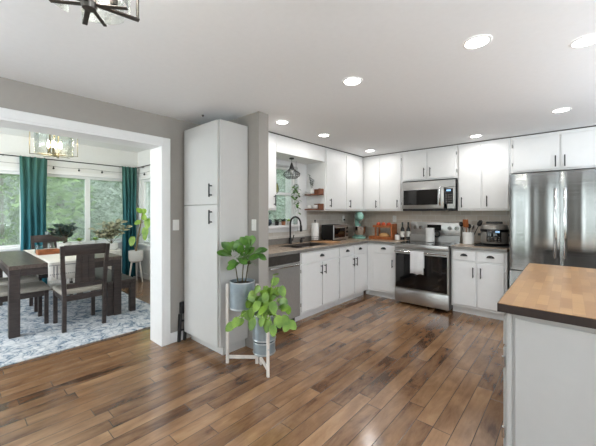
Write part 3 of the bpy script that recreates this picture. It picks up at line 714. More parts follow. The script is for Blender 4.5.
# ------------------------------------------------------------------ pantry cabinet
px0, px1, py0, py1 = -3.17, -2.52, 1.70, 2.062
t = thing('pantry_cabinet', 'tall white two-door pantry cabinet against the grey wall end', 'cabinet', ((px0+px1)/2, (py0+py1)/2, 0))
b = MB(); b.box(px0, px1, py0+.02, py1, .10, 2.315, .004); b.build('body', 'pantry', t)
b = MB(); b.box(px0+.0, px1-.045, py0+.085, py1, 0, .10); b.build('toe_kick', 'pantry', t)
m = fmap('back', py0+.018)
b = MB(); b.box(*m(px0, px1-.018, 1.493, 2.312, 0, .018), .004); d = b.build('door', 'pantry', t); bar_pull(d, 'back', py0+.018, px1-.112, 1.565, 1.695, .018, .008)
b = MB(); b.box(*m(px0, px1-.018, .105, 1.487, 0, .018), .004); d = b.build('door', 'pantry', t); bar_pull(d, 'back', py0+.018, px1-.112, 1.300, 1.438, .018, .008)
# folded stand in the gap
t = thing('folded_stand', 'narrow black folded stand wedged between doorway trim and pantry cabinet', 'stand', (-3.195, 1.74, 0))
b = MB()
for y in (1.655, 1.72): b.bar((-3.198, y, 0), (-3.198, y+.015, .30), .03, .03, .003)
b.bar((-3.198, 1.66, .12), (-3.198, 1.72, .12), .016, .016); b.bar((-3.198, 1.66, .22), (-3.198, 1.72, .22), .016, .016); b.build('leg_frame', 'black', t)
b = MB(); b.box(-3.213, -3.182, 1.665, 1.755, .30, .43, .006); b.build('folded_top', 'blackpl', t)

# switches, outlets
def plate(label, face, plane, u, v, kind, cat):
    t = thing('light_switch' if kind == 's' else 'wall_outlet', label, cat, pt(face, plane, u, v-.06, 0)); m = fmap(face, plane)
    b = MB(); b.box(*m(u-.036, u+.036, v-.058, v+.058, .0005, .007), .003); b.build('plate', 'plastwhite', t)
    b = MB()
    if kind == 's': b.box(*m(u-.006, u+.006, v-.012, v+.012, .007, .016), .002); b.build('toggle', 'plastwhite', t)
    else:
        for z in (-.022, .022): b.box(*m(u-.016, u+.016, v+z-.014, v+z+.014, .007, .0085), .002)
        b.build('socket', 'plastwhite', t)
    return t
plate('white light switch on the grey wall between doorway and pantry cabinet', 'left', XL, 1.635, 1.276, 's', 'light switch')
plate('white light switch on the grey wall end right of the pantry cabinet', 'back', PY0, -2.43, 1.284, 's', 'light switch')
plate('white outlet with a black plug on the tile between toaster oven and mixer', 'left', XL+.01, 4.95, 1.30, 'o', 'outlet')
plate('white outlet on the back tile above the wooden rack', 'back', YB-.01, -2.38, 1.30, 'o', 'outlet')
b = MB(); b.box(XL+.02, XL+.045, 4.935, 4.965, 1.265, 1.295, .004); b.tube([(XL+.04, 4.95, 1.27), (XL+.06, 4.95, 1.15), (XL+.06, 4.92, 1.02), (-3.1, 4.8, CT+.006)], .004, 6)
tag(b.build('power_plug', 'blackpl'), 'black plug and cord in the outlet beside the mixer', 'plug')
b = MB(); b.lathe((-2.89, 1.76, CZ), [(.012, -.001), (.012, -.006), (.003, -.02), (0.0, -.021)], 12); tag(b.build('ceiling_hook', 'gunmetal'), 'tiny dark ceiling hook above the pantry cabinet', 'hook')

# ------------------------------------------------------------------ counter objects
def loc_thing(name, label, cat, x, y, z=CT+.001, rz=0, group=None): return thing(name, label, cat, (x, y, z), rz, group)
# paper towel
t = loc_thing('paper_towel_holder', 'white paper towel roll on a black wire holder beside the sink', 'paper towel', -3.06, 3.88)
b = MB(); b.lathe((0, 0, 0), [(.075, .0), (.075, .012), (.07, .016)], 28); b.build('base', 'boardwood', t, world=False)
b = MB(); b.lathe((0, 0, 0), [(.02, .03), (.056, .03), (.058, .034), (.058, .296), (.056, .30), (.02, .30)], 28); b.build('paper_roll', 'paper', t, world=False)
b = MB(); b.cyl((0, 0, .016), (0, 0, .325), .006, n=8); b.ball((0, 0, .337), .014)
for z in (.03, .055, .085): b.torus((0, 0, z), .0615, .002, n=24, k=5)
for i in range(10):
    a = 2*PI*i/10; b.cyl((.0615*math.cos(a), .0615*math.sin(a), .014), (.0615*math.cos(a), .0615*math.sin(a), .086), .0016, n=5)
b.build('wire_frame', 'black', t, world=False)
# cutting board under it at the sink edge
b = MB(); b.box(-2.99, -2.70, 3.80, 4.07, CT+.001, CT+.016, .006, 2); tag(b.build('cutting_board', 'boardwood'), 'tan wooden cutting board lying at the right end of the sink', 'cutting board')
# toaster oven
ox0, ox1, oy0, oy1, oz0, oz1 = -3.13, -2.88, 4.14, 4.58, CT+.018, CT+.265
t = loc_thing('toaster_oven', 'stainless countertop toaster oven with a black side on the corner counter', 'toaster oven', -3.0, 4.36)
m = fmap('left', ox1)
b = MB(); b.box(ox0, ox1-.012, oy0, oy1, oz0, oz1, .008, 2); b.build('housing', 'blackpl', t)
b = MB(); b.box(*m(oy0, oy1, oz0, oz1, -.012, 0), .004); fr = b.build('front_frame', 'steelh', t)
b = MB(); b.box(*m(oy0+.02, oy1-.11, oz0+.035, oz1-.05, 0, .008), .003); dr = b.build('glass_door', 'blackgl', t)
b = MB(); b.cyl(pt('left', ox1, oy0+.03, oz1-.045, .035), pt('left', ox1, oy1-.12, oz1-.045, .035), .008, n=8)
for u in (oy0+.05, oy1-.14): b.cyl(pt('left', ox1, u, oz1-.045, .005), pt('left', ox1, u, oz1-.045, .035), .006, n=8)
b.build('handle', 'chrome', dr)
b = MB()
for z in (.06, .125, .19):
    b.lathe((0, 0, 0), [(.02, 0), (.018, .018), (0, .019)], 16, M=Matrix.Translation((ox1, oy1-.05, oz0+z)) @ Matrix.Rotation(PI/2, 4, 'Y'))
b.build('knob', 'blackpl', t)
b = MB()
for x in (ox0+.03, ox1-.04):
    for y in (oy0+.04, oy1-.04): b.cyl((x, y, CT+.001), (x, y, oz0), .014, n=10)
b.build('foot', 'blackpl', t)
# stand mixer (faces local +x)
t = loc_thing('stand_mixer', 'mint green stand mixer in the far corner of the counter', 'mixer', -2.90, 4.98, rz=math.radians(-50)); t.scale = (1.16, 1.16, 1.16)
def mk(fn, name, mat, par=None):
    b = MB(); fn(b); return b.build(name, mat, par or t, world=False)
def f_base(b):
    b.lathe((-.02, 0, 0), [(.0, 0), (.11, 0), (.115, .015), (.10, .032), (.0, .036)], 28, 1.45, .95)
mk(f_base, 'base', 'mint')
def f_col(b):
    prev = None
    for z, x, rx_, ry_ in ((.03, -.11, .055, .06), (.08, -.11, .05, .055), (.16, -.105, .045, .05), (.24, -.10, .05, .052), (.30, -.09, .06, .055)):
        a = b.ring(Vector((x, 0, z)), Vector((1, 0, 0)), Vector((0, 1, 0)), rx_, ry_, 20)
        if prev: b.skin(prev, a)
        else: b.bm.faces.new(a[::-1])
        prev = a
    b.bm.faces.new(prev)
mk(f_col, 'column', 'mint')
def f_head(b):
    prev = None
    for x, r in ((-.17, .02), (-.16, .05), (-.12, .072), (-.04, .076), (.06, .072), (.13, .062), (.165, .04), (.172, .01)):
        a = b.ring(Vector((x, 0, .345)), Vector((0, 1, 0)), Vector((0, 0, 1)), r*.9, r, 20)
        if prev: b.skin(prev, a)
        else: b.bm.faces.new(a[::-1])
        prev = a
    b.bm.faces.new(prev)
h = mk(f_head, 'head', 'mint')
mk(lambda b: (b.torus((.02, 0, .345), .0665, .004, 'x', 24, 6),), 'trim_band', 'chrome', h)
mk(lambda b: b.cyl((.07, 0, .285), (.07, 0, .22), .018, .014, 14), 'beater_shaft', 'chrome')
mk(lambda b: b.lathe((.07, 0, .036), [(.045, 0), (.06, .01), (.095, .07), (.105, .15), (.103, .152), (.09, .08), (.05, .02)], 28, cap=False), 'bowl', 'chrome')
mk(lambda b: b.lathe((-.06, .056, .34), [(.016, 0), (.016, .02)], 12), 'speed_knob', 'blackpl')
# wooden two tier rack
t = loc_thing('bread_rack', 'orange-brown two-tier wooden rack on the counter left of the range', 'rack', -2.46, 5.08)
def tray(b, x0, x1, y0, y1, z, h):
    b.box(x0, x1, y0, y1, z, z+.012, .002)
    for a in ((x0, x0+.012, y0, y1), (x1-.012, x1, y0, y1), (x0+.012, x1-.012, y0, y0+.012), (x0+.012, x1-.012, y1-.012, y1)): b.box(*a, z+.012, z+h, .003)
b = MB(); tray(b, -.24, .17, -.11, .11, .0, .05); b.build('lower_tray', 'warmwood', t, world=False)
b = MB(); tray(b, -.17, .17, -.09, .09, .205, .04); b.build('upper_tray', 'warmwood', t, world=False)
b = MB(); b.box(.172, .198, -.11, .11, 0, .275, .004); b.build('end_panel', 'warmwood', t, world=False)
for yy in (-.085, .06):
    b = MB(); b.box(-.135, -.105, yy, yy+.025, .05, .205, .003); b.build('post', 'warmwood', t, world=False)
o = MB(); o.ball((-2.44, 5.06, CT+.064), .052, 18, 1.9, 1.2, .95); tag(o.build('bread_loaf', 'bread'), 'golden bread loaf in the lower tray of the wooden rack', 'bread')
for i, (dx, dy, l) in enumerate(((-.10, 0, 'reddish fruit at the left end of the upper rack tray'), (.0, -.01, 'reddish fruit in the middle of the upper rack tray'), (.09, .01, 'reddish fruit at the right end of the upper rack tray'))):
    t = loc_thing('fruit', l, 'fruit', -2.46+dx, 5.08+dy, CT+.2185, group='fruit on the wooden rack')
    b = MB(); b.ball((0, 0, .041), .04, 16, 1, 1, .95); b.build('flesh', 'fruit', t, world=False)
    b = MB(); b.cyl((0, 0, .078), (.004, 0, .09), .003, n=6); b.build('stalk', 'stem', t, world=False)
# bottles
for i, (x, y, l) in enumerate(((-2.145, 5.14, 'dark bottle with white label left of the range, nearer the rack'), (-2.085, 5.24, 'dark bottle with white label touching the left edge of the range back panel'))):
    t = loc_thing('oil_bottle', l, 'bottle', x, y, group='dark bottles beside the range')
    b = MB(); b.lathe((0, 0, 0), [(.03, 0), (.034, .004), (.034, .17), (.03, .195), (.014, .225), (.012, .27)], 20); b.build('glass_body', 'bottle', t, world=False)
    b = MB(); b.lathe((0, 0, 0), [(.0348, .05), (.0352, .052), (.0352, .145), (.0348, .147)], 20, cap=False); b.build('paper_label', 'label', t, world=False)
    b = MB(); b.lathe((0, 0, 0), [(.014, .268), (.014, .30), (.012, .303)], 14); b.build('cap', 'blackpl', t, world=False)
t = loc_thing('salt_jar', 'small white lidded jar in front of the dark bottles', 'jar', -2.20, 5.05)
b = MB(); b.lathe((0, 0, 0), [(.034, 0), (.04, .006), (.04, .085), (.034, .092)], 20); b.build('jar_body', 'whiteglaze', t, world=False)
b = MB(); b.lathe((0, 0, 0), [(.038, .093), (.038, .102), (.01, .108), (.012, .12), (.0, .124)], 20); b.build('lid', 'blackpl', t, world=False)
# pitcher on stove
t = loc_thing('pitcher', 'white pitcher with a black handle standing on the cooktop', 'pitcher', -1.66, 5.06, .9445)
b = MB(); b.lathe((0, 0, 0), [(.062, 0), (.068, .006), (.066, .19), (.07, .225), (.066, .225), (.062, .2)], 28); b.build('jug', 'whiteglaze', t, world=False)
b = MB(); b.torus((.085, .05, .13), .045, .012, 'y', 20, 8); b.build('handle', 'blackpl', t, world=False)
# crock with utensils
t = loc_thing('utensil_crock', 'white ceramic crock full of cooking utensils right of the range', 'crock', -1.125, 5.10)
b = MB(); b.lathe((0, 0, 0), [(.07, 0), (.076, .006), (.078, .175), (.072, .178), (.07, .15), (.068, .012), (0, .01)], 28, cap=False); b.build('pot', 'whiteglaze', t, world=False)
def utensil(name, label, head, tip, mat, base):
    t = thing(name, label, 'utensil', (-1.125+base[0], 5.10+base[1], CT+.014), 0, 'utensils in the crock')
    tip = Vector(tip); b = MB(); b.tube([(0, 0, 0), tip*.5, tip], .006, 8); b.build('shaft', mat, t, world=False)
    b = MB(); M = Matrix.Translation(tip) @ tip.to_track_quat('Z', 'Y').to_matrix().to_4x4()
    if head == 'spat': b.box(-.04, .04, -.006, .006, -.005, .115, .004, 2, M)
    elif head == 'ladle': b.lathe((0, 0, .035), [(.0, -.035), (.035, -.025), (.052, .0), (.04, .03), (.02, .04), (.0, .042)], 16, 1, .6, M=M)
    elif head == 'skim': b.lathe((0, 0, .05), [(0, -.05), (.04, -.035), (.055, 0), (.04, .04), (0, .055)], 18, 1, .6, M=M)
    elif head == 'spoon': b.lathe((0, 0, .03), [(0, -.03), (.02, -.02), (.03, .01), (.02, .035), (0, .045)], 14, 1, .35, M=M)
    b.build('head', mat, t, world=False)
utensil('wooden_spatula', 'orange-brown wooden spatula standing upright in the crock', 'spat', (-.01, -.03, .24), 'warmwood', (-.01, -.015))
utensil('slotted_turner', 'dark slotted turner leaning left in the crock', 'ladle', (-.06, .0, .24), 'blackpl', (-.025, .0))
utensil('ladle', 'black ladle in the crock behind the wooden spatula', 'spoon', (.0, .03, .21), 'blackpl', (.0, .03))
utensil('skimmer', 'large black skimmer leaning far right out of the crock', 'skim', (.105, .02, .25), 'black', (.02, .005))
utensil('cooking_spoon', 'steel cooking spoon leaning right in the crock', 'spoon', (.05, -.02, .20), 'chrome', (.015, -.03))
# tray + pressure cooker
b = MB(); b.box(-1.0, -.605, 4.86, 5.28, CT+.001, CT+.008, .003); b.box(-1.0, -.605, 4.86, 4.868, CT+.008, CT+.016); b.box(-1.0, -.605, 5.272, 5.28, CT+.008, CT+.016); b.box(-1.0, -.992, 4.868, 5.272, CT+.008, CT+.016); b.box(-.613, -.605, 4.868, 5.272, CT+.008, CT+.016)
tag(b.build('serving_tray', 'blackpl'), 'black tray under the pressure cooker on the right counter', 'tray')
t = loc_thing('pressure_cooker', 'stainless and black electric pressure cooker beside the refrigerator', 'pressure cooker', -.79, 5.07, CT+.009, rz=math.radians(8))
b = MB(); b.lathe((0, 0, 0), [(.13, 0), (.15, .012), (.155, .03)], 36); b.build('base', 'blackpl', t, world=False)
b = MB(); b.lathe((0, 0, 0), [(.155, .031), (.165, .06), (.165, .17), (.158, .19)], 36); b.build('housing', 'steelm', t, world=False)
b = MB(); b.lathe((0, 0, 0), [(.165, .191), (.172, .205), (.17, .225), (.166, .228)], 36); b.build('lid_band', 'blackpl', t, world=False)
b = MB(); b.lathe((0, 0, 0), [(.166, .229), (.164, .262), (.15, .288), (.11, .302), (.05, .306), (0, .306)], 36); b.build('lid', 'steelm', t, world=False)
b = MB(); b.box(-.10, .10, -.022, .022, .300, .332, .012, 3); b.lathe((.05, .07, .30), [(.03, 0), (.03, .02), (.0, .024)], 14); b.build('lid_handle', 'blackpl', t, world=False)
b = MB(); b.box(-.088, .082, -.180, -.14, .055, .225, .012, 2); pn = b.build('control_panel', 'blackgl', t, world=False)
b = MB(); b.box(.015, .065, -.1825, -.1805, .185, .207); b.build('display', 'screen', pn, world=False)
b = MB()
for i in range(4):
    for j in range(3): b.box(-.075+i*.04, -.05+i*.04, -.1820, -.1805, .075+j*.024, .066+j*.024)
b.build('button', 'gunmetal', pn, world=False)
b = MB()
for s in (-1, 1): b.box(s*.163, s*.20, -.04, .04, .13, .165, .008, 2)
b.build('side_handle', 'blackpl', t, world=False)

# ------------------------------------------------------------------ shelves and window things
def shelf(label, z):
    t = thing('floating_shelf', label, 'shelf', (-3.03, 3.80, z), 0, 'walnut floating shelves')
    b = MB(); b.box(-3.17, -2.865, 3.745, 3.851, z, z+.02, .003); b.build('board', 'shelfwood', t)
    b = MB(); b.box(-2.895, -2.865, 3.747, 3.851, z+.02, z+.10, .003); b.box(-3.05, -2.895, 3.84, 3.851, z+.02, z+.10, .003); b.build('end_piece', 'shelfwood', t)
shelf('upper walnut floating shelf holding a leafy sprig vase', 1.685); shelf('lower walnut floating shelf holding white cups', 1.452)
t = thing('vase', 'small white vase with tall dusty green sprigs on the upper shelf', 'vase', (-3.06, 3.79, 1.706))
b = MB(); b.lathe((0, 0, 0), [(.022, 0), (.034, .02), (.03, .06), (.018, .085), (.02, .095)], 18); b.build('vessel', 'whiteglaze', t, world=False)
b = MB(); st = MB()
for i, (dx, h) in enumerate(((-.03, .30), (.05, .22), (.0, .25))):
    st.tube([(0, 0, .085), (dx*.5, -.01, h*.5), (dx, -.02, h)], .002, 5)
    for k in range(16):
        f_ = .35+.65*k/15; a = k*2.4; p = Vector((dx*f_, -.02*f_, .085+(h-.085)*f_))
        b.leaf(p, (math.cos(a), math.sin(a), .5), (0, 0, 1), .042, .026)
b.build('foliage', 'leafG', t, world=False); st.build('stems', 'stem', t, world=False)
t = thing('trailing_plant', 'tiny trailing plant at the left end of the upper shelf', 'plant', (-3.145, 3.79, 1.706))
b = MB(); b.lathe((0, 0, 0), [(.016, 0), (.02, .03), (.018, .03), (.0, .026)], 14); b.build('pot', 'whiteglaze', t, world=False)
b = MB()
for k in range(24):
    a = k*2.4; z = .035-.0035*k if k > 8 else .035
    b.leaf((.018*math.cos(a)-.01, -.058+.02*math.sin(a) if k > 8 else .02*math.sin(a), z), (math.cos(a), math.sin(a)*.6, .2), (0, 0, 1), .026, .02)
b.build('foliage', 'leafG', t, world=False)
for x, l in ((-3.10, 'white cup at the left end of the lower shelf'), (-2.98, 'white cup at the right end of the lower shelf')):
    t = thing('cup', l, 'cup', (x, 3.79, 1.473), 0, 'cups on the lower shelf')
    b = MB(); b.lathe((0, 0, 0), [(.026, 0), (.036, .01), (.04, .06), (.037, .06), (.033, .014), (0, .01)], 20, cap=False); b.build('bowl', 'whiteglaze', t, world=False)
    b = MB(); b.torus((.0, -.042, .034), .016, .004, 'x', 14, 6); b.build('handle', 'whiteglaze', t, world=False)
# pendant lamp over sink
qx, qy = -3.0, 3.26
t = thing('pendant_lamp', 'black wire cage pendant lamp hanging in front of the sink window', 'pendant lamp', (qx, qy, 1.9))
b = MB(); b.lathe((qx, qy, 2.2), [(.035, -.001), (.035, -.014), (.01, -.02)], 18); b.build('canopy', 'black', t)
b = MB(); b.cyl((qx, qy, 2.185), (qx, qy, 2.12), .003, n=6); b.build('cord', 'black', t)
b = MB(); b.lathe((qx, qy, 0), [(.008, 2.135), (.014, 2.12), (.034, 2.055), (.036, 2.045), (.0, 2.044)], 18); b.build('socket', 'black', t)
cg = [(.036, 2.045), (.058, 2.02), (.105, 1.995), (.122, 1.972), (.115, 1.945), (.085, 1.918), (.07, 1.908)]
b = MB()
for i in range(20):
    a = 2*PI*i/20; b.tube([(qx+r*math.cos(a), qy+r*math.sin(a), z) for r, z in cg], .0022, 5)
for r, z in cg[1:]: b.torus((qx, qy, z), r, .0026, n=28, k=5)
b.build('wire_cage', 'black', t)
b = MB(); b.ball((qx, qy, 2.0), .03); b.build('bulb', 'whiteglaze', t)
# hanging plant in window
hx, hy = -3.13, 3.50
t = thing('hanging_plant', 'trailing vine in a small hanging glass globe right of the cage lamp', 'hanging plant', (hx, hy, 1.4))
b = MB(); b.cyl((hx, hy, 2.199), (hx, hy, 1.86), .0018, n=5); b.build('cord', 'black', t)
b = MB(); b.ball((hx, hy, 1.81), .045, 16); b.build('globe', 'clear', t)
b = MB(); st = MB()
for v in range(3):
    ph = v*2.1; pts = []
    for k in range(14):
        u = k/13; pts.append(Vector((hx+.05*math.cos(ph)*min(1, u*4), hy+.04*math.sin(ph)*min(1, u*4)+.01*math.sin(k), 1.85-.02*u-(.42-.1*v)*u**1.2)))
    st.tube(pts, .0018, 5)
    for k in range(2, 14):
        a = k*2.4+ph; b.leaf(pts[k], (math.cos(a), math.sin(a), -.4), (0, 0, 1), .05, .04, 'heart')
b.build('foliage', 'leafA', t); st.build('vines', 'stem', t)
t = thing('suncatcher', 'oval olive glass ornament hanging at the left of the sink window', 'ornament', (-3.10, 3.05, 1.68))
b = MB(); sc = Vector((-3.10, 3.05, 1.76)); tl = []
for i in range(25):
    a = 2*PI*i/24; tl.append(sc+Vector((0, .042*math.sin(a)*(1-.25*math.cos(a)), .075*math.cos(a))))
b.tube(tl, .005, 6); b.build('rim', 'black', t)
b = MB(); b.lathe((0, 0, 0), [(.0, -.003), (.038, -.003), (.038, .003), (0, .003)], 20, 1.7, 1, M=Matrix.Translation(sc) @ Matrix.Rotation(PI/2, 4, 'Y')); b.build('glass_disc', 'olive', t)
b = MB(); b.cyl(sc+Vector((0, 0, .075)), (sc.x, sc.y, 2.199), .0012, n=5); b.build('cord', 'black', t)
# sill items
sz = KZ0+.006; sxx = -3.215
t = thing('glass_bowl', 'dark blue bowl at the left end of the kitchen window sill', 'bowl', (sxx+.0, 2.99, sz))
b = MB(); b.lathe((0, 0, 0), [(.03, 0), (.055, .02), (.064, .05), (.055, .08), (.04, .09), (.036, .088), (.05, .05), (0, .012)], 22, cap=False); b.build('vessel', 'bluebowl', t, world=False)
t = thing('glass_bottle', 'clear glass bottle behind the dark blue bowl on the sill', 'bottle', (-3.275, 3.085, sz))
b = MB(); b.lathe((0, 0, 0), [(.03, 0), (.034, .01), (.034, .09), (.014, .12), (.013, .17)], 18); b.build('vessel', 'clear', t, world=False)
b = MB(); b.lathe((0, 0, 0), [(.014, .171), (.014, .19)], 12); b.build('stopper', 'blackpl', t, world=False)
def sillplant(label, y, pot, leaf, hh, n, name='sill_plant'):
    t = thing(name, label, 'plant', (sxx, y, sz), 0, 'small plants on the kitchen window sill')
    b = MB(); b.lathe((0, 0, 0), [(.026, 0), (.036, .055), (.033, .055), (0, .045)], 18, cap=False); b.build('pot', pot, t, world=False)
    b = MB()
    for k in range(n):
        a = k*2.4; e = .5+random.random(); b.leaf((.012*math.cos(a), .012*math.sin(a), .046), (math.cos(a), math.sin(a), e*1.3), (0, 0, 1), hh*(.6+.4*random.random()), .03, 'lance')
    b.build('foliage', leaf, t, world=False)
sillplant('dark-potted plant on the kitchen sill, beside the blue bowl', 3.17, 'blackpl', 'leafG', .12, 16)
sillplant('terracotta-potted plant in the middle of the kitchen sill', 3.31, 'terra', 'leafD', .10, 16)
sillplant('white-potted pale green plant on the kitchen sill behind the faucet', 3.43, 'whiteglaze', 'leafL', .08, 14)
t = thing('glass_tumbler', 'clear tumbler at the right end of the kitchen window sill', 'glass', (sxx, 3.58, sz))
b = MB(); b.lathe((0, 0, 0), [(.03, 0), (.036, .12), (.034, .12), (.028, .006), (0, .006)], 20, cap=False); b.build('vessel', 'clear', t, world=False)

# ------------------------------------------------------------------ plant stands
LP, MP, M2, FP = Vector((-2.404, 1.722, 0)), Vector((-2.190, 1.900, 0)), Vector((-2.150, 1.912, 0)), Vector((-1.938, 1.805, 0))
cA = ((LP.x+MP.x)/2, (LP.y+MP.y)/2); cB = ((M2.x+FP.x)/2, (M2.y+FP.y)/2)
def stand_post(p, q, h):
    b = MB(); d = (q-p).normalized(); b.bar(p, p+Vector((0, 0, h)), .022, .028, .003, up=d); return b.build('post', 'paleewood', t)
t = thing('plant_stand', 'hinged pale wooden stand holding galvanized plant pots in front of the pantry cabinet', 'plant stand', (-2.17, 1.83, 0))
for p, q, h in ((LP, MP, .745), (MP, LP, .745), (M2, FP, .53), (FP, M2, .53)):
    o = stand_post(p, q, h)
    for z in ((h-.045,) if h > .6 else (h-.045, .24)):
        d = (p-q).normalized(); b = MB(); b.lathe((0, 0, 0), [(.007, 0), (.007, .004), (.003, .006)], 10, M=Matrix.Translation(p+d*.0142+Vector((0, 0, z))) @ d.to_track_quat('Z', 'Y').to_matrix().to_4x4()); b.build('bolt', 'galvrim', o)
for p, q in ((LP, MP), (M2, FP)):
    d = (q-p).normalized(); b = MB(); b.bar(p+d*.016+Vector((0, 0, .06)), q-d*.016+Vector((0, 0, .06)), .016, .028, .002); b.build('brace', 'paleewood', t)
b = MB(); b.cyl((-2.17, 1.909, .10), (-2.17, 1.909, .14), .008, n=10); b.cyl((-2.17, 1.909, .40), (-2.17, 1.909, .44), .008, n=10); b.build('hinge_pin', 'galvrim', t)
def pot(label, c, zb, zt, r):
    t = thing('plant_pot', label, 'pot', (c[0], c[1], zb), 0, 'galvanized pots hung in the wooden stand'); h = zt-zb
    b = MB(); b.lathe((0, 0, 0), [(0, 0), (r*.985, 0), (r, .01), (r, h-.004), (r-.004, h), (r-.008, h-.004), (r-.008, h-.03)], 36, cap=False); b.build('body', 'galv', t, world=False)
    for z in (.012, h-.006):
        b = MB(); b.torus((0, 0, z), r-.001, .005, n=40, k=8); b.build('rim', 'galvrim', t, world=False)
    b = MB(); b.lathe((0, 0, 0), [(r-.009, h-.032), (r-.03, h-.024), (0, h-.022)], 24); b.build('soil', 'soil', t, world=False)
pot('tallest-hung galvanized pot, with the paddle-leaved plant, against the pantry cabinet', cA, .52, .775, .116)
pot('front galvanized pot with the heart-leaved pothos', cB, .285, .515, .103)
pot('lower galvanized pot hanging just under the pothos pot', cB, .165, .275, .098)
# plant A leaves
def plantA():
    t = thing('rubber_plant', 'bushy plant with glossy paddle leaves in the tallest galvanized pot', 'plant', (cA[0], cA[1], .754))
    st = MB(); lv = MB(); rnd = random.Random(3)
    tops = [((-.045, -.02, 0), (-.10, -.06, .27)), ((.02, .0, 0), (.015, .01, .26)), ((.05, -.02, 0), (.06, .03, .24))]
    R = Vector((math.cos(math.radians(41.45)), math.sin(math.radians(41.45)), 0)); Fv = Vector((-R.y, R.x, 0)); Z = Vector((0, 0, 1))
    cents = [R*-.08+Z*.21, R*.075+Z*.245, R*.02-Fv*.05+Z*.18]
    for c, x0 in zip(cents, (-.04, .03, .0)): st.tube([R*x0, R*x0+(c-R*x0)*.5+Z*.03, c], .006, 7)
    for ci, c in enumerate(cents):
        for k in range(13):
            a = k*2.399+ci*1.3; out = .35+.65*((k*5) % 13)/12; el = [.9, .35, -.05][k % 3]
            d = (R*math.cos(a)*out + Fv*math.sin(a)*out*.8 + Z*el).normalized()
            p = c+Z*(.05 if el > .5 else .02)+d*.03
            nr = Z*.8 - Fv*.6 - d*.2
            lv.leaf(p, d, nr, .125+.03*rnd.random(), .078, 'ob', .10+.2*(el < .2), .2, 8)
    for v in lv.bm.verts:
        if v.co.x < -.205: v.co.x = -.205+(v.co.x+.205)*.05
    lv.build('leaves', 'leafA', t, world=False); st.build('stems', 'stem', t, world=False)
plantA()
def plantB():
    t = thing('pothos', 'pothos with large heart-shaped light green leaves spilling over the front pot', 'plant', (cB[0], cB[1], .494))
    st = MB(); lv = MB(); rnd = random.Random(11)
    R = Vector((math.cos(math.radians(41.45)), math.sin(math.radians(41.45)), 0)); Fv = Vector((-R.y, R.x, 0))
    # stems go (right, towards camera, up) in metres, leaf at end
    specs = [(.10, .0, .40, 1), (.17, .05, .30, 1), (.08, -.02, .30, 1), (-.05, .02, .30, 1), (-.10, .0, .24, 1), (.02, .05, .24, 1), (.13, .04, .20, 1), (-.15, .03, .16, 1), (-.18, .02, .05, 1), (-.12, .10, .10, 1),
             (-.04, .10, .17, 1), (.03, .11, .13, 1), (.09, .11, .17, 1), (-.08, .14, .02, 1), (.0, .15, .03, 1), (.06, .15, .01, 1), (.17, .06, .08, 1), (.24, .04, .10, 1), (.14, .10, .03, 1),
             (-.14, -.05, .22, 1), (-.20, .05, -.02, 1), (.0, -.08, .27, 1), (.12, -.08, .26, 1), (.19, -.02, .17, 1), (-.02, .02, .20, 1), (.05, .0, .22, 1), (-.09, .06, .17, 1), (.10, .17, -.03, 1), (-.11, -.02, .13, 1)]
    for (r_, c_, u_, k) in specs:
        r_ *= .88; u_ = u_*.9
        e = R*r_ - Fv*c_ + Vector((0, 0, u_)); base = R*r_*.25 - Fv*c_*.3
        st.tube([base, base*.6+e*.4+Vector((0, 0, .05)), e], .0035, 6)
        L_ = .068+.032*rnd.random()
        dn = R*(r_*2.2+rnd.uniform(-.35, .35)) - Fv*rnd.uniform(.0, .6) + Vector((0, 0, rnd.choice((-.8, -.6, -.3, .35))))
        nr = -Fv + Vector((0, 0, rnd.uniform(.2, .9))) + R*rnd.uniform(-.6, .6)
        lv.leaf(e, dn, nr, L_, L_*.78, 'heart', .12, .22, 8)
        e2 = base*.4+e*.6+Vector((0, 0, .03))-Fv*.02
        lv.leaf(e2, dn*-.6+R*rnd.uniform(-1, 1)*.5+Vector((0, 0, -.5)), nr, L_*.8, L_*.64, 'heart', .12, .22, 8)
    # trailing vines left and right
    for pts, n in (([R*-.08, R*-.16+Vector((0, 0, .04))-Fv*.05, R*-.22+Vector((0, 0, .0))-Fv*.06, R*-.26+Vector((0, 0, -.05))-Fv*.06], 4), ([R*.08, R*.16-Fv*.1+Vector((0, 0, .02)), R*.22-Fv*.1+Vector((0, 0, -.02))], 4)):
        st.tube(pts, .004, 6)
        for i in range(n):
            p = pts[1+i % (len(pts)-1)]; a = i*1.9
            lv.leaf(p, R*(math.cos(a)*.8) - Fv*.3 + Vector((0, 0, -.5)), -Fv+Vector((0, 0, .5)), .088, .074, 'heart', .1, .12, 8)
    lv.build('leaves', 'leafB', t, world=False); st.build('stems', 'leafL', t, world=False)
plantB()
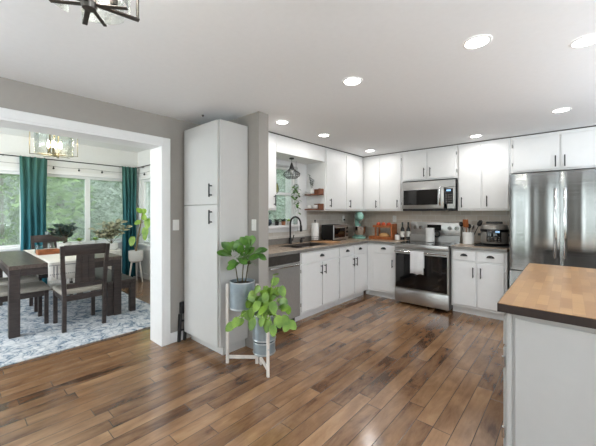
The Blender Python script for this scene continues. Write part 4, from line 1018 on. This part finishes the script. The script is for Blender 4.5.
# ------------------------------------------------------------------ kitchen chandelier and dining chandelier
def chandelier(label, c, ztop, zb, R, ang, bulbmat, vis, name='chandelier', h=.36, brk=PI/4):
    t = thing(name, label, 'ceiling light', (c[0], c[1], zb))
    H = ztop-zb
    b = MB(); b.lathe((0, 0, H), [(.065, -.001), (.065, -.02), (.02, -.03)], 24); b.build('canopy', vis, t, world=False)
    b = MB(); b.cyl((0, 0, H-.02), (0, 0, -.01), .009, n=10); b.lathe((0, 0, -.02), [(.0, 0), (.02, .002), (.026, .02), (.02, .035), (.0, .036)], 16); b.build('stem', vis, t, world=False)
    for k in range(4):
        a = ang+k*PI/2; d = Vector((math.cos(a), math.sin(a), 0))
        b = MB(); b.bar((0, 0, .004), d*R+Vector((0, 0, .004)), .018, .008, .002); b.bar(d*(R-.006)+Vector((0, 0, .008)), d*(R-.006)+Vector((0, 0, h)), .018, .007, .002, up=d)
        b.build('arm', vis, t, world=False)
        a2 = a+brk; d2 = Vector((math.cos(a2), math.sin(a2), 0))
        b = MB(); b.bar((0, 0, -.004), d2*R*.78+Vector((0, 0, -.004)), .013, .007, .002); b.build('glass_bracket', vis, t, world=False)
        # curved glass panel
        g = MB(); n = 10; lo = []; hi = []; Rg = R*.80
        for i in range(n+1):
            aa = a2-.62+1.24*i/n; lo.append(g.bm.verts.new((Rg*math.cos(aa), Rg*math.sin(aa), .004))); hi.append(g.bm.verts.new((Rg*math.cos(aa), Rg*math.sin(aa), h-.02)))
        for i in range(n): g.bm.faces.new((lo[i], lo[i+1], hi[i+1], hi[i]))
        go = g.build('glass_panel', 'clear', t, world=False); sm = go.modifiers.new('thick', 'SOLIDIFY'); sm.thickness = .004
        p = d*.07
        b = MB(); b.cyl(p*.3, p+Vector((0, 0, .03)), .005, n=6); b.cyl(p+Vector((0, 0, .025)), p+Vector((0, 0, .10)), .013, n=12); b.build('candle_socket', vis, t, world=False)
        b = MB(); b.lathe(p+Vector((0, 0, .10)), [(.008, 0), (.018, .025), (.02, .05), (.014, .08), (.003, .105)], 14); b.build('bulb', bulbmat, t, world=False)
    return t
KC = (-1.186, .303)
chandelier('glass and gunmetal ceiling fixture at the upper left edge of the kitchen ceiling', KC, CZ, 2.10, .15, math.radians(81), 'bulbw', 'gunmetal', h=.24, brk=math.radians(60))
DC = (-5.55, .99)
chandelier('glass-panel chandelier with glowing warm bulbs above the dining table', DC, DCZ, 2.235, .28, math.radians(70), 'bulb', 'brass', h=.38)
for nm, c, z, e, col in (('chandelier_glow', DC, 2.46, 22, (1, .84, .62)), ('fixture_glow', KC, 2.25, 9, (1, .93, .82))):
    l = bpy.data.lights.new(nm, 'POINT'); l.energy = e; l.color = col; l.shadow_soft_size = .06; o = bpy.data.objects.new(nm, l); COL.objects.link(o); o.location = (c[0], c[1], z)

# ------------------------------------------------------------------ dining room
b = MB(); b.box(-7.0, -3.88, -1.55, 2.02, .0005, .012, .003); tag(b.build('area_rug', 'rug'), 'blue and white distressed area rug under the dining table', 'rug')
RZ = .0125
tx0, tx1, ty0, ty1, tz = -6.5, -4.64, .425, 1.57, .815
t = thing('dining_table', 'dark wood dining table with square legs on the patterned rug', 'table', ((tx0+tx1)/2, (ty0+ty1)/2, RZ))
b = MB(); b.box(tx0, tx1, ty0, ty1, tz-.045, tz, .003); b.build('tabletop', 'tablewood', t)
b = MB(); i_ = .006
for a in ((tx0+.1, tx1-.1, ty0+i_, ty0+.03), (tx0+.1, tx1-.1, ty1-.03, ty1-i_), (tx0+i_, tx0+.03, ty0+.1, ty1-.1), (tx1-.03, tx1-i_, ty0+.1, ty1-.1)): b.box(*a, tz-.125, tz-.046)
b.build('apron', 'darkwood', t)
for x in (tx0, tx1-.1):
    for y in (ty0, ty1-.1):
        b = MB(); b.box(x+.002, x+.098, y+.002, y+.098, RZ, tz-.046, .004); b.build('leg', 'darkwood', t)
# chairs (local: faces +y, back at y=-.25)
def make_chair(label, loc, rz):
    t = thing('dining_chair', label, 'chair', loc, rz, 'dark wood dining chairs around the dining table'); w = .225
    for s in (-1, 1):
        b = MB(); b.bar((s*(w-.02), .228, 0), (s*(w-.02), .228, .42), .042, .042, .003); b.build('leg', 'darkwood', t, world=False)
        b = MB(); pts = [(-.225, 0), (-.235, .25), (-.228, .45), (-.240, .75), (-.275, 1.01)]; L_ = []
        for y, z in pts:
            k = s*(w-.02)*(1 if z < .5 else 1+.14*(z-.45)/.55)
            L_.append([b.bm.verts.new((k+dx*.02, y+dy*.02, z)) for dx, dy in ((-1, -1), (1, -1), (1, 1), (-1, 1))])
        for a, c in zip(L_, L_[1:]): b.skin(a, c)
        b.bm.faces.new(L_[0][::-1]); b.bm.faces.new(L_[-1]); b.build('back_leg', 'darkwood', t, world=False)
    b = MB(); b.box(-w+.043, w-.043, .215, .238, .355, .42, .002); b.box(-w+.043, w-.043, -.24, -.215, .355, .42, .002)
    for s in (-1, 1): b.box(s*(w-.008), s*(w-.032), -.205, .206, .355, .42, .002)
    b.build('seat_frame', 'darkwood', t, world=False)
    b = MB(); b.box(-w-.005, w+.005, -.20, .262, .421, .475, .02, 3); b.build('seat', 'seat', t, world=False)
    b = MB(); M = Matrix.Translation((0, -.262, .955)) @ Matrix.Rotation(math.radians(7.5), 4, 'X'); b.box(-w-.008+.02, w+.008-.02, -.013, .013, -.062, .062, .004, 2, M); b.build('top_rail', 'darkwood', t, world=False)
    b = MB(); b.box(-w+.044, w-.044, -.244, -.222, .50, .555, .003); b.build('lower_rail', 'darkwood', t, world=False)
    b = MB(); L_ = []
    for y, z, hw in ((-.236, .556, .104), (-.243, .75, .097), (-.258, .893, .092)): L_.append([b.bm.verts.new((dx*hw, y+dy*.007, z)) for dx, dy in ((-1, -1), (1, -1), (1, 1), (-1, 1))])
    for a, c in zip(L_, L_[1:]): b.skin(a, c)
    b.bm.faces.new(L_[0][::-1]); b.bm.faces.new(L_[-1])
    for k in (-.034, .034): b.bar((k, -.2455, .56), (k, -.2525, .75), .004, .004); b.bar((k, -.2525, .75), (k, -.2675, .89), .004, .004)
    b.build('back_splat', 'darkwood', t, world=False)
    return t
ch = make_chair('dark wood chair with slatted back at the near end of the dining table', (-4.65, 1.085, RZ), PI/2)
for loc, rz, l in (((-5.16, .575, RZ), 0, 'grey-seated chair tucked under the left side of the table, nearer the doorway'),
                   ((-5.85, .575, RZ), 0, 'grey-seated chair tucked under the left side of the table, nearer the window'),
                   ((-6.52, 1.145, RZ), -PI/2, 'dark chair at the far end of the dining table by the window')):
    c = copy_tree(ch); c.location = loc; c.rotation_euler = (0, 0, rz); c['label'] = l
t = thing('bench', 'dark wood bench along the right side of the dining table', 'bench', (-5.43, 1.585, RZ))
b = MB(); b.box(-6.2, -4.66, 1.40, 1.765, .43, .472, .004); b.build('seat', 'darkwood', t)
b = MB(); b.box(-6.12, -4.74, 1.745, 1.76, .35, .429); b.box(-6.12, -4.74, 1.405, 1.42, .35, .429); b.box(-4.69, -4.665, 1.48, 1.685, .35, .429); b.box(-6.195, -6.17, 1.48, 1.685, .35, .429); b.build('apron', 'darkwood', t)
for x in (-6.197, -4.737):
    for y in (1.403, 1.688):
        b = MB(); b.box(x, x+.074, y, y+.074, RZ, .429, .003); b.build('leg', 'darkwood', t)
# runner
t = thing('table_runner', 'white linen table runner with charcoal stripes lying along the dining table', 'table runner', (-5.5, .99, tz))
b = MB(); y0, y1 = .765, 1.215; zz = tz+.0015; n = 10
prof = [(-6.62, .62), (-6.512, .80), (-6.49, zz+.001), (-6.0, zz+.001), (-5.0, zz+.001), (-4.66, zz+.001), (-4.632, zz-.004), (-4.626, .75), (-4.622, .68), (-4.620, .60)]
prof = [(-6.51, .66), (-6.506, .80), (-6.49, zz+.001)] + prof[3:]
rows = [[b.bm.verts.new((x+(.004*math.sin(i*1.3) if z < .75 else 0), y0+(y1-y0)*i/n, z)) for i in range(n+1)] for x, z in prof]
for r0, r1 in zip(rows, rows[1:]):
    for i in range(n): b.bm.faces.new((r0[i], r0[i+1], r1[i+1], r1[i]))
ro = b.build('cloth', 'runner', t); so = ro.modifiers.new('thick', 'SOLIDIFY'); so.thickness = .002; so.offset = 0
b = MB()
for yy in (.815, .845): b.box(-4.6185, -4.6165, yy, yy+.01, .61, .77)
for i in range(22): b.box(-4.6185, -4.6165, .78+i*.0195, .79+i*.0195, .665, .675)
b.box(-4.6185, -4.6165, .775, 1.205, .775, .783); b.build('stripe', 'runnerdark', t)
b = MB()
for i in range(24): b.cyl((-4.619, y0+.01+i*.0187, .60), (-4.619, y0+.01+i*.0187, .565), .003, .004, 5)
b.build('fringe', 'runner', t)
# tray on table
TZ = tz+.004
t = thing('wooden_tray', 'small orange-brown wooden tray box on the table runner', 'tray', (-5.62, .93, TZ))
b = MB(); tray(b, -.09, .09, -.125, .125, 0, .065); b.build('box', 'warmwood', t, world=False)
for nm, l, x, y, r, h, mt in (('glass_jar', 'clear ribbed glass jar behind the wooden tray', -5.80, .99, .045, .15, 'clear'), ('glass_carafe', 'teal-tinted glass carafe left of the clear jar', -5.82, .86, .05, .12, 'tealglass')):
    t = thing(nm, l, 'jar', (x, y, TZ), 0)
    b = MB(); b.lathe((0, 0, 0), [(r*.9, 0), (r, .01), (r, h*.7), (r*.75, h*.85), (r*.78, h), (r*.7, h), (r*.9, h*.65), (r*.85, .012), (0, .01)], 20, cap=False); b.build('vessel', mt, t, world=False)
t = thing('table_plant', 'dark blue-green leafy plant in a pot on the dining table', 'plant', (-6.0, 1.20, TZ))
b = MB(); b.lathe((0, 0, 0), [(.06, 0), (.085, .02), (.09, .11), (.08, .115), (.0, .10)], 22, cap=False); b.build('pot', 'whiteglaze', t, world=False)
b = MB(); st = MB(); rnd = random.Random(5)
for k in range(9):
    a = k*2.4; e = Vector((.20*math.cos(a)*(.4+.6*(k % 3)/2), .20*math.sin(a)*(.4+.6*(k % 3)/2), .20+.20*rnd.random())); st.tube([(0, 0, .1), e*.5+Vector((0, 0, .08)), e], .004, 5)
    for j in range(11):
        f_ = .35+.65*j/10; p = Vector((0, 0, .1))*(1-f_)+e*f_+Vector((0, 0, .06*math.sin(PI*f_))); aa = j*2.3+k
        b.leaf(p, (math.cos(aa), math.sin(aa), .7), (rnd.uniform(-.3, 1), rnd.uniform(-1, .3), .3), .10, .058, 'ovate')
b.build('leaves', 'leafD', t, world=False); st.build('stems', 'stem', t, world=False)
for l, y in (('small bright green plant on the window ledge behind the dark table plant', 1.66), ('small bright green plant on the window ledge behind the near chair', 1.93)):
    t = thing('ledge_plant', l, 'plant', (-7.14, y, WZ0+.006), 0, 'small green plants on the dining window ledge')
    b = MB(); b.lathe((0, 0, 0), [(.028, 0), (.036, .05), (.033, .05), (0, .045)], 16, cap=False); b.build('pot', 'whiteglaze', t, world=False)
    b = MB()
    for k in range(18):
        a = k*2.4; b.leaf((0, 0, .048), (math.cos(a)*.6, math.sin(a), .5+.5*((k*7) % 3)/2), (0, 0, 1), .11, .05, 'ovate')
    b.build('foliage', 'leafL', t, world=False)
# variegated plant on woven basket stand
vx, vy = -6.76, 2.10
t = thing('woven_plant_stand', 'white woven drum stand under the variegated plant', 'plant stand', (vx, vy, RZ))
b = MB(); b.lathe((0, 0, 0), [(.16, 0), (.175, .02), (.18, .35), (.175, .66), (.165, .67)], 32); b.build('drum', 'basket', t, world=False)
b = MB()
for z in (.06, .2, .34, .48, .62): b.torus((0, 0, z), .179, .006, n=36, k=6)
b.build('woven_band', 'basket', t, world=False)
t = thing('variegated_plant', 'variegated cream and olive plant on the woven stand by the curtain', 'plant', (vx, vy, RZ+.671))
b = MB(); b.lathe((0, 0, 0), [(.085, 0), (.11, .02), (.12, .13), (.112, .13), (.0, .115)], 24, cap=False); b.build('pot', 'whiteglaze', t, world=False)
b = MB(); st = MB(); rnd = random.Random(8)
for k in range(11):
    a = k*2.4; rr = .10+.16*((k*5) % 4)/3; e = Vector((rr*math.cos(a), rr*math.sin(a), .30+.26*rnd.random())); st.tube([(0, 0, .12), e*.5+Vector((0, 0, .06)), e], .004, 5)
    for j in range(9):
        f_ = .45+.55*j/8; p = Vector((0, 0, .12))*(1-f_)+e*f_; aa = j*2.3+k*.7
        b.leaf(p, (math.cos(aa), math.sin(aa), .5), (rnd.uniform(-.2, 1), rnd.uniform(-1, .2), .4), .15, .068, 'lance', .3)
b.build('leaves', 'leafV', t, world=False); st.build('stems', 'stem', t, world=False)
# white mid-century planter
gx, gy = -6.66, 2.52
t = thing('leggy_planter', 'white bowl planter on three splayed legs in the dining corner', 'planter', (gx, gy, 0))
b = MB(); b.lathe((0, 0, 0), [(.0, .39), (.07, .395), (.125, .43), (.138, .50), (.138, .635), (.13, .638), (.126, .62)], 32, cap=False); b.build('bowl', 'whiteglaze', t, world=False)
for k in range(3):
    a = .6+k*2*PI/3; d = Vector((math.cos(a), math.sin(a), 0)); b = MB(); b.cyl(d*.145, d*.085+Vector((0, 0, .41)), .013, .018, 12); b.build('leg', 'whiteglaze', t, world=False)
b = MB(); b.lathe((0, 0, .605), [(.127, 0), (.0, .01)], 24); b.build('soil', 'soil', t, world=False)
t = thing('tall_houseplant', 'tall thin-stemmed plant with lime green leaves in the legged white planter', 'plant', (gx, gy, .615))
st = MB(); b = MB()
R = Vector((math.cos(math.radians(41.45)), math.sin(math.radians(41.45)), 0)); Fv = Vector((-R.y, R.x, 0))
main = [Vector((0, 0, 0)), R*.04+Vector((0, 0, .28)), R*.10+Vector((0, 0, .58)), R*.13+Vector((0, 0, .80))]
st.tube(main, .022, 8, .010)
st.tube([Vector((0, 0, 0)), R*-.04+Vector((0, 0, .12)), R*-.06+Vector((0, 0, .22))], .006, 6); st.tube([main[1], R*.12+Vector((0, 0, .38)), R*.19+Vector((0, 0, .46))], .006, 6); st.tube([main[2], R*.2+Vector((0, 0, .64)), R*.24+Vector((0, 0, .62))], .006, 6)
for p, d, L_ in ((R*-.06+Vector((0, 0, .31)), R*-.1-Fv*.2+Vector((0, 0, -1)), .19), (R*.19+Vector((0, 0, .50)), R*.1-Fv*.2+Vector((0, 0, -1)), .2), (R*.24+Vector((0, 0, .68)), R*.1-Fv*.2+Vector((0, 0, -1)), .2), (R*.13+Vector((0, 0, .80)), R*-.4-Fv*.3+Vector((0, 0, .5)), .15),
                (R*.13+Vector((0, 0, .80)), R*.5-Fv*.3+Vector((0, 0, .3)), .16), (R*.10+Vector((0, 0, .62)), R*-.5-Fv*.3+Vector((0, 0, -.2)), .13), (R*.12+Vector((0, 0, .74)), R*.8-Fv*.4+Vector((0, 0, -.4)), .17), (R*.17+Vector((0, 0, .36)), R*.3-Fv*.3+Vector((0, 0, -.6)), .14)):
    b.leaf(p, d, -Fv, L_, L_*.72, 'heart', .08, .1, 8)
b.build('leaves', 'leafL', t, world=False); st.build('stems', 'brownstem', t, world=False)
# curtains
def curtain(label, x, y0, y1, z0, z1, folds, seed):
    t = thing('curtain', label, 'curtain', (x, (y0+y1)/2, z0), 0, 'teal dining room curtains')
    b = MB(); n = 72; rows = []; rnd = random.Random(seed); ph = rnd.random()*6
    for j in range(17):
        z = z0+(z1-z0)*j/16; row = []
        gather = 1-.10*math.sin(PI*j/16)
        for i in range(n+1):
            u = i/n; a = .036*(.6+.4*(1-j/16)); yy = (y0+y1)/2+(u-.5)*(y1-y0)*gather
            xx = x + a*math.sin(2*PI*folds*u+ph+.35*math.sin(j*.4+u*5)) + .008*math.sin(j*.9+u*21)
            if j == 16: zz = z + .012*math.sin(2*PI*folds*u*1.5)
            else: zz = z
            row.append(b.bm.verts.new((xx, yy, zz)))
        rows.append(row)
    for r0, r1 in zip(rows, rows[1:]):
        for i in range(n): b.bm.faces.new((r0[i], r0[i+1], r1[i+1], r1[i]))
    o = MB  # noqa
    me = b.build('drape', 'curtain', t, world=True); s = me.modifiers.new('thick', 'SOLIDIFY'); s.thickness = .004; s.offset = 0
    me.data.transform(Matrix.Translation((0, 0, 0)))
    return t
curtain('teal curtain panel at the left, between the two dining windows', DXF+.125, .785, 1.165, .03, 2.385, 4, 2)
curtain('teal curtain panel in the dining room corner behind the white planter', DXF+.125, 2.40, 2.70, .03, 2.39, 4, 5)
def rod(label, p, q, wallvec):
    t = thing('curtain_rod', label, 'curtain rod', p); b = MB(); b.cyl(p, q, .0095, n=10); b.build('pole', 'rodm', t)
    p = Vector(p); q = Vector(q); b = MB()
    for f_ in (.12, .5, .93):
        c = p+(q-p)*f_; b.bar(c, c+Vector(wallvec), .012, .012)
    b.build('bracket', 'rodm', t)
rod('long dark curtain rod across the far dining windows', (DXF+.085, -1.5, 2.385), (DXF+.085, 2.68, 2.385), (-.085, 0, 0))
rod('short dark curtain rod over the right dining window', (DXF+.12, DYR-.075, 2.385), (-5.3, DYR-.075, 2.385), (0, .074, 0))
# string lights
t = thing('string_lights', 'string of small dark bulbs draped along the top of the dining windows', 'string lights', (DXF+.03, 1.0, 2.27))
wp = []; N_ = 60
for i in range(N_+1):
    u = i/N_; y = -1.3+3.95*u; wp.append(Vector((DXF+.028, y, 2.285-.018*abs(math.sin(u*PI*5)))))
for i in range(1, 13): wp.append(Vector((DXF+.03+.13*i, DYR-.028, 2.275-.012*abs(math.sin(i*.6)))))
b = MB(); b.tube(wp, .0028, 5); b.build('wire', 'gunmetal', t)
for i in range(3, len(wp), 6):
    b = MB(); b.cyl(wp[i], wp[i]+Vector((0, 0, -.022)), .008, n=8); b.ball(wp[i]+Vector((0, 0, -.038)), .017, 10); b.build('bulb', 'blackpl', t)
b = MB(); p = wp[36]; b.box(p.x-.01, p.x+.012, p.y-.05, p.y+.05, p.z-.045, p.z-.015, .008, 2); b.build('connector', 'blackpl', t)

# ------------------------------------------------------------------ outdoors
b = MB(); b.box(-40, 30, -30, 40, -.75, -.7); g = struct('ground', b, 'grass')
hs = MB(); rr = random.Random(4); prev = None
for i in range(40):
    a = math.radians(60+i*3.6); row = []
    for j in range(9):
        rad = 27+j*1.6+rr.random(); row.append(hs.bm.verts.new((rad*math.cos(a), rad*math.sin(a)+2, -.8+j*1.7+rr.random()*.8)))
    if prev:
        for j in range(8): hs.bm.faces.new((prev[j], prev[j+1], row[j+1], row[j]))
    prev = row
struct('hillside', hs, pm('wooded_slope', (104, 122, 108), .3, .9, .95, c2=(150, 166, 150), bump=.8, bscale=1.5, detail=8))
def tree_mesh(kind, seed, h, r, n):
    rnd = random.Random(seed); lv = MB(); tk = MB()
    tk.tube([(0, 0, 0), (.05, .02, h*.4), (0, .05, h*.9)], .16, 10, .04)
    for i in range(n):
        if kind == 'spruce':
            u = rnd.random()**1.2; z = .08*h+u*h*.9; rad = r*(1-u*.85)*(.35+.65*rnd.random()**.5)
        else:
            u = rnd.random(); z = .05*h+u*h*.93; rad = r*math.sin(PI*min(.97, .12+u*.86))**.6*(.3+.7*rnd.random()**.5)
        a = rnd.random()*2*PI; rad *= 1+.25*math.sin(5*a+z*3); p = Vector((rad*math.cos(a), rad*math.sin(a), z))
        s = .10+.14*rnd.random(); d = Vector((math.cos(a), math.sin(a), -.35 if kind == 'spruce' else rnd.uniform(-.6, .6))).normalized()
        sd = Vector((rnd.uniform(-1, 1), rnd.uniform(-1, 1), rnd.uniform(-1, 1))); sd = (sd-d*sd.dot(d)).normalized()
        lv.quad(p-sd*s*.5, p+d*s*.6-sd*s*.1, p+d*s*1.3, p+d*s*.5+sd*s*.4)
    return lv, tk
def mk_tree(name, label, loc, kind, seed, h, r, n, mat, group):
    t = thing(name, label, 'tree', loc, 0, group); lv, tk = tree_mesh(kind, seed, h, r, n)
    lv.build('crown', mat, t, world=False, smooth=False); tk.build('trunk', 'bark', t, world=False); return t
GT = 'trees outside the windows'
tr = {'s': mk_tree('spruce_tree', 'grey-green conifer filling the dining window right of the first teal curtain', (-15.3, 2.9, -.7), 'spruce', 1, 8.0, 1.75, 5600, 'tree1', GT),
      'p': mk_tree('birch_tree', 'pale grey-green tree in the dining window just left of the corner curtain', (-11.6, 5.0, -.7), 'round', 2, 7.0, 1.75, 5600, 'tree2', GT),
      'f': mk_tree('leafy_tree', 'fresh green tree in the left dining window, beside the first teal curtain', (-11.6, .85, -.7), 'round', 3, 5.2, 1.75, 5600, 'tree3', GT)}
more = [('s', -15.6, -1.6, 'distant conifer behind the fresh green tree, left of the first teal curtain'), ('s', -15.6, 7.0, 'distant conifer behind the corner curtain of the dining room'),
        ('f', -11.6, -3.3, 'green tree outside the left end of the dining room, nearest the house'), ('p', -19.8, .2, 'far pale tree showing between conifers above the dining table'), ('p', -19.8, 4.4, 'far pale tree behind the grey-green conifer in the middle dining window'),
        ('s', -11.4, 9.4, 'conifer seen through the right dining window'), ('p', -9.2, 12.3, 'pale leafy tree seen through the right half of the sink window'),
        ('s', -13.8, 13.4, 'conifer seen through the left half of the sink window'), ('f', -4.0, 13.0, 'fresh green tree behind the house right of the sink window')]
for k, x, y, l in more:
    c = copy_tree(tr[k]); c.location = (x, y, -.7); c['label'] = l; c.rotation_euler = (0, 0, (x+y)*1.7)
